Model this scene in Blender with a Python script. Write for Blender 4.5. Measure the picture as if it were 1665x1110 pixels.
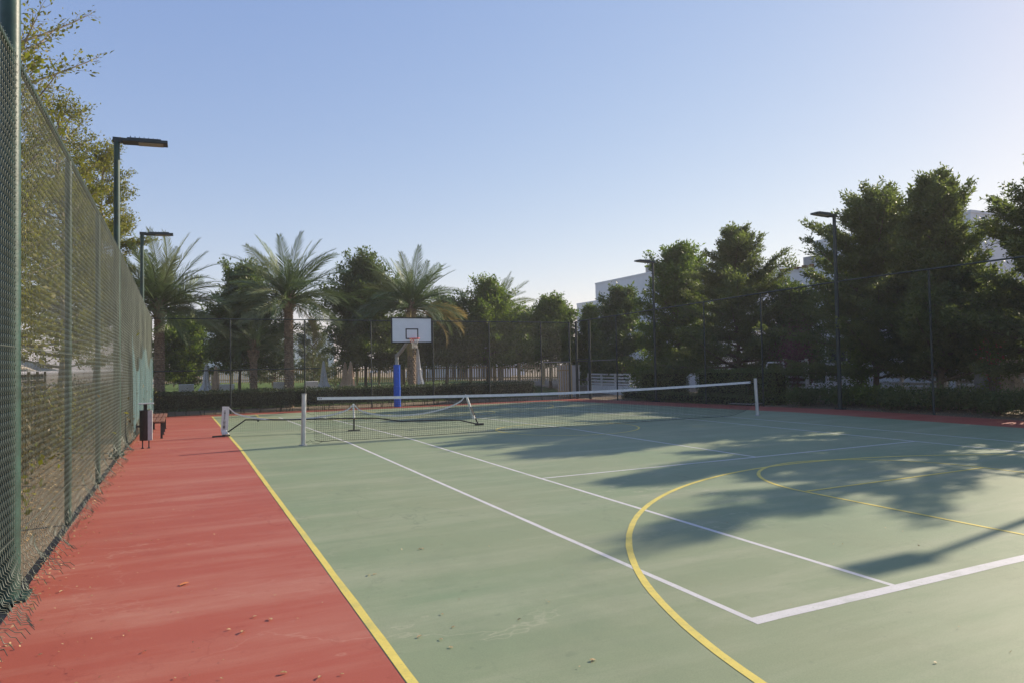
import bpy, math, random
import numpy as np
from mathutils import Vector, Matrix, Euler

for o in list(bpy.data.objects):
    bpy.data.objects.remove(o)
SC = bpy.context.scene
COL = SC.collection
R_ = math.radians

# ------------------------------------------------------------------ camera
CAM = np.array([-8.704, -15.167, 1.646])
RIGHT = np.array([0.9026466, -0.43000067, -0.01812554])
UP = np.array([0.00295855, -0.03591445, 0.99935049])
FWD = np.array([0.43037234, 0.90211395, 0.03114587])
FPX = 1125.7
cd = bpy.data.cameras.new('camera')
cam = bpy.data.objects.new('camera', cd)
COL.objects.link(cam)
m = Matrix.Identity(4)
for i in range(3):
    m[i][0], m[i][1], m[i][2], m[i][3] = RIGHT[i], UP[i], -FWD[i], CAM[i]
cam.matrix_world = m
cd.sensor_width = 36.0
cd.lens = FPX / 1665 * 36.0
cd.clip_start, cd.clip_end = 0.05, 3000
SC.camera = cam

# ------------------------------------------------------------------ sky, sun, exposure
SUN_EL, SUN_AZ = R_(24.5), R_(9.5)          # azimuth counted from +x towards +y
w = bpy.data.worlds.new('World')
SC.world = w
w.use_nodes = True
nt = w.node_tree
sky = nt.nodes.new('ShaderNodeTexSky')
sky.sky_type = 'NISHITA'
sky.sun_disc = False
sky.sun_elevation = SUN_EL
sky.sun_rotation = R_(90) - SUN_AZ
sky.air_density, sky.dust_density, sky.ozone_density = 1.0, 0.2, 2.4
bg = nt.nodes['Background']
bg.inputs['Strength'].default_value = 0.14
sp = nt.nodes.new('ShaderNodeSeparateColor'); cb_ = nt.nodes.new('ShaderNodeCombineColor')
nt.links.new(sky.outputs[0], sp.inputs[0])
for k, (ga, am) in enumerate(((.80, .93), (.66, .97), (.36, 1.68))):      # soft hazy tone of the sky, per channel
    pw = nt.nodes.new('ShaderNodeMath'); pw.operation = 'POWER'; pw.inputs[1].default_value = ga
    ml = nt.nodes.new('ShaderNodeMath'); ml.operation = 'MULTIPLY'; ml.inputs[1].default_value = am
    nt.links.new(sp.outputs[k], pw.inputs[0]); nt.links.new(pw.outputs[0], ml.inputs[0]); nt.links.new(ml.outputs[0], cb_.inputs[k])
nt.links.new(cb_.outputs[0], bg.inputs['Color'])
sd = bpy.data.lights.new('sun', 'SUN')
sd.energy, sd.angle, sd.color = 4.0, R_(0.55), (1.0, 0.85, 0.66)
sun = bpy.data.objects.new('sun', sd)
COL.objects.link(sun)
S = Vector((math.cos(SUN_EL) * math.cos(SUN_AZ), math.cos(SUN_EL) * math.sin(SUN_AZ), math.sin(SUN_EL)))
sun.rotation_euler = S.to_track_quat('Z', 'Y').to_euler()
sun.location = (30, 5, 25)
vs = SC.view_settings
vs.view_transform, vs.look, vs.gamma, vs.exposure = 'Standard', 'None', 1.0, 0.92
vs.use_curve_mapping = False

# ------------------------------------------------------------------ helpers
def ray(u, v):
    return FWD + RIGHT * ((u - 832.5) / FPX) - UP * ((v - 555) / FPX)
def at_x(u, v, X):
    d = ray(u, v); return CAM + d * ((X - CAM[0]) / d[0])
def at_y(u, v, Y):
    d = ray(u, v); return CAM + d * ((Y - CAM[1]) / d[1])
def at_d(u, v, D):
    return CAM + ray(u, v) * D

def court_z(y):
    return 0.0 if y <= 0 else -0.017 * min(y, 17.0)
def ground_z(x, y):
    z = court_z(y)
    if y > 18: z += 0.6 * min(1.0, (y - 18) / 14.0)
    if x < -10.3: z += min(0.35, (-10.3 - x) * 0.16) * (1 if y < 18 else 0.5)
    if x > 10.6: z += min(0.12, (x - 10.6) * 0.08) * (1 if y < 18 else 0)
    return z

def link(name, me, parent=None, m=None):
    o = bpy.data.objects.new(name, me)
    COL.objects.link(o)
    if m is not None and me is not None and not me.materials:
        me.materials.append(m)
    if parent is not None: o.parent = parent
    return o
def tag(o, label=None, cat=None, group=None, kind=None):
    if label: o['label'] = label
    if cat: o['category'] = cat
    if group: o['group'] = group
    if kind: o['kind'] = kind
    return o
def thing(name, label, cat, loc, group=None, rz=0):
    o = bpy.data.objects.new(name, None)
    COL.objects.link(o)
    o.location = loc
    o.rotation_euler = (0, 0, rz)
    o.empty_display_size = 0.2
    return tag(o, label, cat, group)

class MB:
    """collects vertices and faces for one mesh"""
    def __init__(s): s.v, s.f, s.sm = [], [], []
    def add(s, vs, fs, smooth=False):
        n = len(s.v)
        s.v += [tuple(map(float, p)) for p in vs]
        s.f += [tuple(i + n for i in f) for f in fs]
        s.sm += [smooth] * len(fs)
        return s
    def box(s, c, size, rot=None, top=1.0):
        x, y, z = size[0] / 2, size[1] / 2, size[2] / 2
        P = [Vector((sx * x * (top if sz > 0 else 1), sy * y * (top if sz > 0 else 1), sz * z)) for sz in (-1, 1) for sx, sy in ((-1, -1), (1, -1), (1, 1), (-1, 1))]
        if rot is not None:
            r = rot if isinstance(rot, Matrix) else Euler(rot).to_matrix()
            P = [r @ p for p in P]
        c = Vector(c)
        return s.add([p + c for p in P], [(3, 2, 1, 0), (4, 5, 6, 7), (0, 1, 5, 4), (1, 2, 6, 5), (2, 3, 7, 6), (3, 0, 4, 7)])
    def span(s, a, b):
        a, b = np.minimum(a, b), np.maximum(a, b)
        return s.box((a + b) / 2, b - a)
    def tube(s, pts, rad, n=8, cap=True, smooth=True):
        pts = [Vector(p) for p in pts]
        if not hasattr(rad, '__len__'): rad = [rad] * len(pts)
        vs_, fs = [], []
        ref = None
        for i, p in enumerate(pts):
            t = (pts[min(i + 1, len(pts) - 1)] - pts[max(i - 1, 0)])
            t = t.normalized() if t.length > 1e-9 else Vector((0, 0, 1))
            if ref is None:
                ref = Vector((0, 0, 1)) if abs(t.z) < .9 else Vector((1, 0, 0))
            a = (ref - t * ref.dot(t)).normalized(); b = t.cross(a); ref = a
            for k in range(n):
                an = 2 * math.pi * k / n
                vs_.append(p + (a * math.cos(an) + b * math.sin(an)) * rad[i])
        for i in range(len(pts) - 1):
            for k in range(n):
                fs.append((i * n + k, i * n + (k + 1) % n, (i + 1) * n + (k + 1) % n, (i + 1) * n + k))
        s.add(vs_, fs, smooth)
        if cap:
            s.add([vs_[k] for k in range(n)], [tuple(range(n - 1, -1, -1))])
            s.add([vs_[-n + k] for k in range(n)], [tuple(range(n))])
        return s
    def lathe(s, prof, c=(0, 0, 0), n=16, smooth=True):
        vs_, fs = [], []
        for r, z in prof:
            for k in range(n):
                a = 2 * math.pi * k / n
                vs_.append((c[0] + r * math.cos(a), c[1] + r * math.sin(a), c[2] + z))
        for i in range(len(prof) - 1):
            for k in range(n):
                fs.append((i * n + k, i * n + (k + 1) % n, (i + 1) * n + (k + 1) % n, (i + 1) * n + k))
        return s.add(vs_, fs, smooth)
    def mesh(s, name, off=(0, 0, 0)):
        me = bpy.data.meshes.new(name)
        me.from_pydata([(a - off[0], b - off[1], c - off[2]) for a, b, c in s.v], [], s.f)
        me.polygons.foreach_set('use_smooth', s.sm)
        me.update()
        return me
    def build(s, name, m, parent=None, kind=None):
        off = parent.location if parent is not None and parent.parent is None else (0, 0, 0)
        if parent is not None and parent.parent is not None: off = parent.parent.location
        o = link(name, s.mesh(name, off), parent, m)
        if kind: o['kind'] = kind
        return o

def np_mesh(name, V, F, m, tint=None, smooth=False):
    """fast mesh from arrays; F is (n,3) or (n,4)"""
    me = bpy.data.meshes.new(name)
    V = np.asarray(V, np.float32); F = np.asarray(F, np.int32)
    k = F.shape[1]
    me.vertices.add(len(V)); me.vertices.foreach_set('co', V.ravel())
    me.loops.add(F.size); me.loops.foreach_set('vertex_index', F.ravel())
    me.polygons.add(len(F))
    me.polygons.foreach_set('loop_start', np.arange(0, F.size, k, dtype=np.int32))
    me.polygons.foreach_set('loop_total', np.full(len(F), k, np.int32))
    if smooth: me.polygons.foreach_set('use_smooth', np.ones(len(F), bool))
    if tint is not None:
        a = me.attributes.new('tint', 'FLOAT', 'FACE')
        a.data.foreach_set('value', np.asarray(tint, np.float32))
    me.update(calc_edges=True)
    me.validate()
    if m: me.materials.append(m)
    return me

def wires(P, r, n=3):
    """P: (k, m, 3) polylines -> V, F of thin n-sided tubes"""
    P = np.asarray(P, float); k, mm, _ = P.shape
    T = np.empty_like(P)
    T[:, 1:-1] = P[:, 2:] - P[:, :-2]; T[:, 0] = P[:, 1] - P[:, 0]; T[:, -1] = P[:, -1] - P[:, -2]
    T /= np.maximum(np.linalg.norm(T, axis=2, keepdims=True), 1e-9)
    ref = np.where(np.abs(T[..., 2:3]) < .9, np.array([0, 0, 1.]), np.array([1., 0, 0]))
    A = ref - T * (ref * T).sum(2, keepdims=True); A /= np.linalg.norm(A, axis=2, keepdims=True)
    B = np.cross(T, A)
    V = np.stack([P + r * (A * math.cos(2 * math.pi * j / n) + B * math.sin(2 * math.pi * j / n)) for j in range(n)], 2)
    idx = np.arange(k * mm * n).reshape(k, mm, n)
    F = np.stack([idx[:, :-1], np.roll(idx, -1, 2)[:, :-1], np.roll(idx, -1, 2)[:, 1:], idx[:, 1:]], -1).reshape(-1, 4)
    return V.reshape(-1, 3), F

# ------------------------------------------------------------------ materials
def nodes(name):
    m = bpy.data.materials.new(name); m.use_nodes = True
    t = m.node_tree
    return m, t, t.nodes['Principled BSDF'], lambda k: t.nodes.new(k)
def noise(t, scale, detail=4, rough=.6, vec=None, sc=None):
    n = t.nodes.new('ShaderNodeTexNoise')
    n.inputs['Scale'].default_value = scale; n.inputs['Detail'].default_value = detail; n.inputs['Roughness'].default_value = rough
    tc = t.nodes.new('ShaderNodeTexCoord')
    mp = t.nodes.new('ShaderNodeMapping')
    t.links.new(tc.outputs['Object'], mp.inputs[0]); t.links.new(mp.outputs[0], n.inputs['Vector'])
    if sc: mp.inputs['Scale'].default_value = sc
    if vec: mp.inputs['Rotation'].default_value = vec
    return n.outputs['Fac']
def ramp(t, fac, a, b, ca=(0, 0, 0, 1), cb=(1, 1, 1, 1)):
    r = t.nodes.new('ShaderNodeValToRGB')
    r.color_ramp.elements[0].position, r.color_ramp.elements[1].position = a, b
    r.color_ramp.elements[0].color, r.color_ramp.elements[1].color = ca, cb
    t.links.new(fac, r.inputs[0]); return r.outputs[0]
def mix(t, fac, a, b, mode='MIX'):
    n = t.nodes.new('ShaderNodeMix'); n.data_type = 'RGBA'; n.blend_type = mode
    for s_, val in ((n.inputs[0], fac), (n.inputs[6], a), (n.inputs[7], b)):
        if isinstance(val, (int, float)): s_.default_value = val
        elif isinstance(val, tuple): s_.default_value = (*val[:3], 1)
        else: t.links.new(val, s_)
    return n.outputs[2]
def bump(t, p, h, strength, dist=.01):
    b = t.nodes.new('ShaderNodeBump'); b.inputs['Strength'].default_value = strength; b.inputs['Distance'].default_value = dist
    t.links.new(h, b.inputs['Height']); t.links.new(b.outputs[0], p.inputs['Normal'])
def plain(name, c, rough=.6, metal=0, var=.18, scale=6, bmp=0.0, bscale=60, spec=.4):
    m, t, p, N = nodes(name)
    f = noise(t, scale, 5)
    t.links.new(mix(t, ramp(t, f, .3, .7), tuple(x * (1 - var) for x in c), tuple(min(1, x * (1 + var)) for x in c)), p.inputs['Base Color'])
    p.inputs['Roughness'].default_value = rough; p.inputs['Metallic'].default_value = metal
    p.inputs['Specular IOR Level'].default_value = spec
    if bmp: bump(t, p, noise(t, bscale, 3), bmp)
    return m
def leafmat(name, ca, cb, trans=.35, rough=.5):
    m, t, p, N = nodes(name)
    a = N('ShaderNodeAttribute'); a.attribute_name = 'tint'
    c = mix(t, a.outputs['Fac'], ca, cb)
    t.links.new(c, p.inputs['Base Color'])
    p.inputs['Roughness'].default_value = rough; p.inputs['Specular IOR Level'].default_value = .3
    tr = N('ShaderNodeBsdfTranslucent')
    t.links.new(mix(t, .7, c, (1.0, 1.25, .45), 'MULTIPLY'), tr.inputs['Color'])
    ms = N('ShaderNodeMixShader'); ms.inputs[0].default_value = trans
    t.links.new(p.outputs[0], ms.inputs[1]); t.links.new(tr.outputs[0], ms.inputs[2])
    t.links.new(ms.outputs[0], t.nodes['Material Output'].inputs[0])
    return m

def court_mat(name, base, alt, dust, dustamt, shade):
    m, t, p, N = nodes(name)
    big = noise(t, .22, 6, .65)
    c = mix(t, ramp(t, big, .35, .68), base, alt)
    streak = noise(t, 1.0, 6, .7, vec=(0, 0, R_(-14)), sc=(.22, 1.6, 1))
    c = mix(t, ramp(t, streak, .47, .72, (0, 0, 0, 1), (dustamt,) * 3 + (1,)), c, dust)
    patch = noise(t, .9, 7, .7, sc=(.6, 1.4, 1))
    c = mix(t, ramp(t, patch, .55, .75, (0, 0, 0, 1), (dustamt * .9,) * 3 + (1,)), c, dust)
    dk = noise(t, .5, 8, .75, sc=(1.1, .8, 1), vec=(0, 0, .6))
    c = mix(t, ramp(t, dk, .50, .80, (0, 0, 0, 1), (.45, .45, .45, 1)), c, shade)
    for sc_, vv in (((.7, 1.3, 1), .3), ((1.2, .8, 1), 1.4)):       # faint wandering scuff and hairline marks
        rd = noise(t, .8, 5, .55, vec=(0, 0, vv), sc=sc_)
        mm = N('ShaderNodeMath'); mm.operation = 'SUBTRACT'; mm.inputs[1].default_value = .5; t.links.new(rd, mm.inputs[0])
        ab = N('ShaderNodeMath'); ab.operation = 'ABSOLUTE'; t.links.new(mm.outputs[0], ab.inputs[0])
        ln = ramp(t, ab.outputs[0], 0, .006, (1, 1, 1, 1), (0, 0, 0, 1))
        mk = ramp(t, noise(t, .45, 3, .5, vec=(vv, 0, 0)), .54, .66, (0, 0, 0, 1), (.55, .55, .55, 1))
        c = mix(t, mix(t, 1.0, ln, mk, 'MULTIPLY'), c, dust if vv < 1 else shade)
    spot = noise(t, 9, 3, .5)
    c = mix(t, ramp(t, spot, .66, .74, (0, 0, 0, 1), (.35, .35, .35, 1)), c, shade)
    gr = noise(t, 110, 4, .7)
    g2 = ramp(t, gr, .25, .75, (.78, .78, .78, 1), (1.06, 1.06, 1.06, 1))
    c = mix(t, 1.0, c, g2, 'MULTIPLY')
    t.links.new(c, p.inputs['Base Color'])
    p.inputs['Roughness'].default_value = .62; p.inputs['Specular IOR Level'].default_value = .28
    bump(t, p, noise(t, 260, 2, .5), .25, .004)
    return m
def paint_mat(name, c, under):
    m, t, p, N = nodes(name)
    wear = noise(t, 7, 8, .75)
    f2 = noise(t, 60, 4, .6)
    col = mix(t, ramp(t, wear, .35, .7), c, tuple(x * .84 for x in c))
    col = mix(t, ramp(t, f2, .60, .70, (0, 0, 0, 1), (.6, .6, .6, 1)), col, under)
    col = mix(t, ramp(t, noise(t, 2.3, 7, .75), .52, .72, (0, 0, 0, 1), (.45, .45, .45, 1)), col, under)
    t.links.new(col, p.inputs['Base Color']); p.inputs['Roughness'].default_value = .6
    p.inputs['Specular IOR Level'].default_value = .25
    bump(t, p, noise(t, 260, 2), .2, .004)
    return m

GREEN = (.218, .287, .166)
M = {}
M['court_green'] = court_mat('court_green', GREEN, (.264, .294, .172), (.40, .405, .28), .50, (.145, .185, .115))
M['court_red'] = court_mat('court_red', (.385, .092, .056), (.39, .104, .072), (.50, .245, .175), .52, (.25, .045, .032))
M['white_paint'] = paint_mat('white_paint', (.62, .61, .60), GREEN)
M['yellow_paint'] = paint_mat('yellow_paint', (.70, .575, .135), GREEN)
def soil_mat():
    m, t, p, N = nodes('soil')
    a = noise(t, 1.2, 8, .7); b = noise(t, 40, 6, .7)
    c = mix(t, ramp(t, a, .35, .65), (.24, .18, .12), (.36, .29, .20))
    c = mix(t, ramp(t, b, .4, .62), c, (.12, .09, .055))
    t.links.new(c, p.inputs['Base Color']); p.inputs['Roughness'].default_value = .95
    bump(t, p, b, .8, .03); return m
M['soil'] = soil_mat()
M['lawn'] = plain('lawn', (.085, .13, .03), .9, var=.4, scale=3, bmp=1, bscale=90, spec=.1)
M['wire'] = plain('fence_wire', (.10, .12, .10), .40, .1, .3, 3)
M['wire_dark'] = plain('fence_wire_dark', (.045, .065, .06), .5, 0, .2, 3)
M['post_green'] = plain('post_green', (.022, .058, .048), .45, 0, .35, 9, .15, 40)
M['post_dark'] = plain('post_dark', (.02, .034, .034), .5, 0, .25, 5)
M['lamp'] = plain('lamp_metal', (.035, .048, .05), .4, .2, .2, 5)
M['led'] = plain('led_panel', (.34, .31, .25), .3, 0, .15, 30)
M['alu'] = plain('aluminium', (.52, .54, .55), .38, .5, .12, 12)
M['net_black'] = plain('net_cord', (.02, .024, .026), .7, 0, .2, 20)
M['tape'] = plain('white_tape', (.72, .73, .72), .6, 0, .1, 14, .1, 90)
M['grey_metal'] = plain('grey_metal', (.30, .31, .31), .45, .2, .15, 8)
M['bin_dark'] = plain('bin_metal', (.030, .032, .036), .5, .1, .2, 9)
M['bin_light'] = plain('bin_lid_lit_side', (.46, .48, .50), .45, .2, .1, 9)  # pale grey of the lid, also the painted-in sunlit side of the body
M['wood_bench'] = plain('bench_wood', (.20, .085, .05), .6, 0, .3, 14, .2, 60)
M['blue_pad'] = plain('blue_pad', (.008, .095, .56), .42, 0, .16, 8, .15, 16)
M['board'] = plain('board_white', (.78, .80, .82), .35, 0, .04, 3)
M['board_black'] = plain('board_black', (.012, .013, .015), .5)
M['rim'] = plain('rim_red', (.62, .04, .03), .45, 0, .15, 10)
M['cord_white'] = plain('cord_white', (.66, .62, .55), .8, 0, .15, 20)
M['net_shade'] = None
M['wood_fence'] = plain('fence_wood', (.42, .32, .18), .75, 0, .25, 10, .2, 50)
M['wall_white'] = plain('white_render', (.74, .75, .76), .85, 0, .05, .8, .1, 60, .2)
M['wall_grey'] = plain('grey_render', (.50, .49, .47), .85, 0, .1, 2, .1, 60, .2)
M['white_slat'] = plain('white_slat', (.70, .70, .70), .6, 0, .08, 5)
M['window'] = plain('window_glass', (.03, .04, .05), .08, 0, .2, 1, spec=.8)
M['frame'] = plain('window_frame', (.60, .60, .59), .5, 0, .05, 5)
M['brown_wood'] = plain('pergola_wood', (.19, .11, .06), .7, 0, .25, 8, .2, 50)
M['cabinet'] = plain('cabinet_paint', (.20, .21, .22), .5, 0, .08, 4)
M['stone'] = plain('stone_pier', (.46, .39, .31), .9, 0, .35, 14, .5, 40)
M['bark'] = plain('bark', (.16, .125, .09), .9, 0, .35, 12, .8, 40, .1)
M['bark_grey'] = plain('bark_grey', (.26, .225, .18), .9, 0, .3, 12, .6, 40, .1)
M['palm_trunk'] = plain('palm_trunk', (.25, .19, .135), .95, 0, .4, 8, .8, 40, .1)
M['rachis'] = plain('rachis', (.24, .25, .09), .6, 0, .2, 5)
M['canvas_white'] = plain('canvas_white', (.66, .67, .68), .8, 0, .1, 4)
M['canvas_tan'] = plain('canvas_tan', (.50, .38, .27), .85, 0, .15, 4)
M['plastic_white'] = plain('plastic_white', (.76, .76, .75), .5, 0, .06, 5)
M['dark_panel'] = plain('dark_panel', (.085, .09, .105), .7, 0, .3, 4)
M['pale_wood'] = plain('pale_post', (.50, .41, .29), .7, 0, .25, 10)
M['roof_pale'] = plain('roof_pale', (.52, .47, .41), .8, 0, .15, 3)
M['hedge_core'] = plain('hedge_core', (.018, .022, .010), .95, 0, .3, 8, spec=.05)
M['path'] = plain('paving', (.42, .38, .33), .85, 0, .15, 4, .2, 40)
M['leaf_olive'] = leafmat('leaf_olive', (.13, .145, .030), (.31, .27, .05), .45)
M['leaf_dark'] = leafmat('leaf_dark', (.080, .114, .042), (.16, .20, .066), .38)
M['leaf_hedge'] = leafmat('leaf_hedge', (.034, .055, .026), (.075, .105, .042), .25)
M['leaf_mid'] = leafmat('leaf_mid', (.095, .142, .03), (.19, .24, .05), .44)
M['leaf_cone'] = leafmat('leaf_cone', (.108, .138, .056), (.20, .22, .080), .45)
M['leaf_grey'] = leafmat('leaf_grey', (.11, .13, .075), (.19, .20, .10), .3)
M['leaf_pink'] = leafmat('leaf_pink', (.42, .05, .09), (.58, .12, .14), .4)
M['leaf_purple'] = leafmat('leaf_purple', (.12, .04, .075), (.24, .08, .13), .35)
M['frond'] = plain('frond_green', (.11, .165, .055), .5, 0, .3, 1.2, spec=.35)
M['frond_pale'] = plain('frond_pale', (.18, .22, .10), .55, 0, .3, 1.2)
M['frond_dry'] = plain('frond_dry', (.30, .24, .09), .7, 0, .3, 1.5)
M['dry_leaf'] = leafmat('dry_leaf', (.30, .18, .07), (.60, .45, .25), .15)
M['leaf_scrub'] = leafmat('leaf_scrub', (.075, .065, .03), (.19, .15, .07), .3)
M['dry_orange'] = plain('dry_orange', (.60, .20, .06), .6, 0, .25, 40)
for k in ('frond', 'frond_pale', 'frond_dry'):
    t = M[k].node_tree; p = t.nodes['Principled BSDF']
    tr = t.nodes.new('ShaderNodeBsdfTranslucent'); ms = t.nodes.new('ShaderNodeMixShader'); ms.inputs[0].default_value = .28
    t.links.new(p.inputs['Base Color'].links[0].from_socket, tr.inputs[0])
    t.links.new(p.outputs[0], ms.inputs[1]); t.links.new(tr.outputs[0], ms.inputs[2])
    t.links.new(ms.outputs[0], t.nodes['Material Output'].inputs[0])
def shade_net_mat():
    m, t, p, N = nodes('shade_net')
    p.inputs['Base Color'].default_value = (.085, .175, .195, 1); p.inputs['Roughness'].default_value = .8
    tr = N('ShaderNodeBsdfTransparent'); ms = N('ShaderNodeMixShader')
    f = ramp(t, noise(t, 2.2, 6, .7, sc=(1, 2.6, .22)), .35, .68, (.12, .12, .12, 1), (.68, .68, .68, 1))
    t.links.new(f, ms.inputs[0])
    t.links.new(tr.outputs[0], ms.inputs[1]); t.links.new(p.outputs[0], ms.inputs[2])
    t.links.new(ms.outputs[0], t.nodes['Material Output'].inputs[0])
    return m
M['net_shade'] = shade_net_mat()

# ================================================================== SETTING
def sheet(name, xs, ys, zf, m, kind='structure', parent=None):
    V = [(x, y, zf(x, y)) for y in ys for x in xs]
    nx = len(xs)
    F = [(j * nx + i, j * nx + i + 1, (j + 1) * nx + i + 1, (j + 1) * nx + i) for j in range(len(ys) - 1) for i in range(nx - 1)]
    o = link(name, np_mesh(name, V, F, m), parent)
    if kind: o['kind'] = kind
    return o
xs = [-900, -200, -60, -30, -20, -14, -13, -12.5, -11.5, -10.3, -9.8, 0, 10.35, 10.6, 12.1, 14, 20, 40, 90, 300, 900]
ys = [-400, -100, -40, -18, -8, 0, 4, 8, 12, 16.8, 17, 18, 20, 25, 32, 45, 70, 150, 400, 1500]
tag(sheet('ground', xs, ys, lambda x, y: ground_z(x, y) - .05, M['soil']), 'sandy brown planting soil around the court', 'ground')
tag(sheet('lawn', [-30, -20, -13.5, 0, 13.2], [19.6, 20.5, 25, 32, 45, 70], lambda x, y: ground_z(max(x, -10.3), y) - .02, M['lawn']), 'green lawn beyond the far hedge', 'lawn')
# court: red slab, green field, painted lines
X0, X1, Y0, Y1 = -9.78, 10.12, -19.0, 16.55
sl = MB()
for a, b in ((Y0, 0), (0, Y1)):
    za, zb = court_z(a), court_z(b)
    sl.add([(X0, a, za), (X1, a, za), (X1, b, zb), (X0, b, zb)], [(0, 1, 2, 3)])
for (xa, xb) in ((X0, X0), (X1, X1)):
    for a, b in ((Y0, 0), (0, Y1)):
        q = [(xa, a, court_z(a) - .12), (xa, b, court_z(b) - .12), (xa, b, court_z(b)), (xa, a, court_z(a))]
        sl.add(q, [(0, 1, 2, 3)])
for y in (Y0, Y1):
    sl.add([(X0, y, court_z(y) - .12), (X1, y, court_z(y) - .12), (X1, y, court_z(y)), (X0, y, court_z(y))], [(0, 1, 2, 3)])
tag(sl.build('court_surround', M['court_red']), 'red painted run-off surface around the green court', 'court', kind='structure')
GX0, GX1, GY0, GY1 = -7.66, 8.2, -15.6, 15.0
court = sheet('court_surface', [GX0, GX1], [GY0, 0, GY1], lambda x, y: court_z(y) + .0012, M['court_green'])
tag(court, 'green painted multi-sport court surface', 'court')
def strip(name, pts, wid, m, dz):
    """painted line following a polyline (outer left edge = polyline centre)"""
    P = []
    for a, b in zip(pts[:-1], pts[1:]):
        a, b = np.array(a, float), np.array(b, float)
        if a[1] * b[1] < 0:
            t_ = a[1] / (a[1] - b[1]); P += [a, a + (b - a) * t_]
        else: P.append(a)
    P.append(np.array(pts[-1], float)); D = []
    for a, b in zip(P[:-1], P[1:]):
        k = max(1, int(np.linalg.norm(b - a) / .25))
        D += [a + (b - a) * i / k for i in range(k)]
    P = np.array(D + [P[-1]])
    T = np.gradient(P, axis=0); T /= np.linalg.norm(T, axis=1, keepdims=True)
    Nn = np.stack([-T[:, 1], T[:, 0]], 1) * wid / 2
    rw = np.random.default_rng(len(P) + int(abs(P[0, 0]) * 100))
    L, Rr = P + Nn * (1 + rw.normal(0, .05, (len(P), 1))), P - Nn * (1 + rw.normal(0, .05, (len(P), 1)))
    V = [(x, y, court_z(y) + dz) for x, y in L] + [(x, y, court_z(y) + dz) for x, y in Rr]
    n = len(P)
    F = [(i, n + i, n + i + 1, i + 1) for i in range(n - 1)]
    me = np_mesh(name, V, F, m)
    if me.polygons[0].normal.z < 0: me.flip_normals()
    return link(name, me, court)
W = .05
for x in (-5.46, 5.46, -4.09, 4.09):
    strip('white_line', [(x, -11.8), (x, 11.8)], W, M['white_paint'], .0020)
for y in (-11.835, 11.835):
    strip('white_line', [(-5.485, y), (5.485, y)], .10, M['white_paint'], .0025)
for y in (-6.375, 6.375):
    strip('white_line', [(-4.065, y), (4.065, y)], W, M['white_paint'], .0025)
strip('white_line', [(0, -6.35), (0, 6.35)], W, M['white_paint'], .0020)
def arc(cx, cy, r, a0, a1, n=60):
    return [(cx + r * math.cos(R_(a0 + (a1 - a0) * i / n)), cy + r * math.sin(R_(a0 + (a1 - a0) * i / n))) for i in range(n + 1)]
YW = .05
yl = M['yellow_paint']
strip('yellow_line', [(GX0 + .032, -15.0), (GX0 + .032, 14.96)], .055, yl, .0030)
for s_ in (-1, 1):
    strip('yellow_line', [(-6.0, -14.9 * s_)] + [(x * 1.0, y * s_) for x, y in ([(-6.0, -13.6)] + arc(0, -13.35, 6.12, 178, 2, 90) + [(6.05, -13.6)])] + [(6.05, -14.9 * s_)], .058, yl, .0035)
    strip('yellow_line', [(x, y * s_) for x, y in [(-1.78, -14.8)] + [(-1.78, -9.2)] + arc(0.04, -8.95, 1.82, 180, 0, 50) + [(1.86, -9.2)] + [(1.86, -14.8)]], YW, yl, .0040)
    strip('yellow_line', [(-1.74, -8.95 * s_), (1.82, -8.95 * s_)], YW, yl, .0045)
strip('yellow_line', arc(0.02, 0.0, 1.78, 0, 360, 80), YW, yl, .0030)

# ================================================================== FENCES
def diag_wires(a, b, h, pitch):
    """straight diamond wires in the upright rectangle over a-b, base height follows court"""
    a, b = np.array(a, float), np.array(b, float)
    Ln = np.linalg.norm(b[:2] - a[:2]); out = []
    k = np.arange(-h, Ln, pitch)
    for sgn in (1, -1):
        for s0 in k:
            s_a, s_b = max(0, s0), min(Ln, s0 + h)
            za, zb = s_a - s0, s_b - s0
            if sgn < 0: za, zb = h - za, h - zb
            pa = a + (b - a) * (s_a / Ln); pb = a + (b - a) * (s_b / Ln)
            out.append([(pa[0], pa[1], pa[2] + za), (pb[0], pb[1], pb[2] + zb)])
    return wires(out, .0011)

FX = -9.85                                   # left fence line
lf = thing('chain_link_fence', 'tall green chain-link fence with curled bottom edge running beside the red strip at left', 'fence', (FX, -9.0, 0))
rng = np.random.default_rng(4)
p_ = .060
ycols = np.arange(-13.2, 16.6, p_ * .98)
zr = np.arange(0.0, 4.0, p_ / 2)
ii, jj = np.meshgrid(np.arange(len(ycols)), np.arange(len(zr)), indexing='ij')
Py = ycols[ii] + np.where(jj % 2 == 0, -.5, .5) * p_ * 1.02
Pz = zr[jj].astype(float)
wob = np.interp(ycols, np.arange(-14, 18, .35), rng.normal(0, 1, len(np.arange(-14, 18, .35))))
bulge = np.interp(ycols, np.arange(-14, 18, 1.5), rng.normal(0, .012, len(np.arange(-14, 18, 1.5))))
fl = np.clip((.42 - Pz) / .42, 0, 1)
amp = np.clip(.19 + .07 * wob, .04, .36)[ii] * np.where(ycols > 1, .45, 1)[ii]
jag = rng.normal(0, .004, Py.shape) * (fl > .5)
Px = FX + .05 + bulge[ii] * np.sin(Pz * 1.6) + amp * fl ** 1.6 + np.where(jj % 2 == 0, .003, -.003) + jag
Pz = Pz + fl ** 2 * (.05 + .03 * np.abs(wob[ii])) + np.array([court_z(y) for y in ycols])[ii] + .02 + np.abs(jag)
Pz = np.maximum(Pz, .012 + np.array([court_z(y) for y in ycols])[ii])
V, F = wires(np.stack([Px, Py, Pz], 2), .0025)
mesh_o = link('wire_mesh', np_mesh('wire_mesh', V - np.array(lf.location), F, M['wire']), lf)
mesh_o['kind'] = 'stuff'
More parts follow.
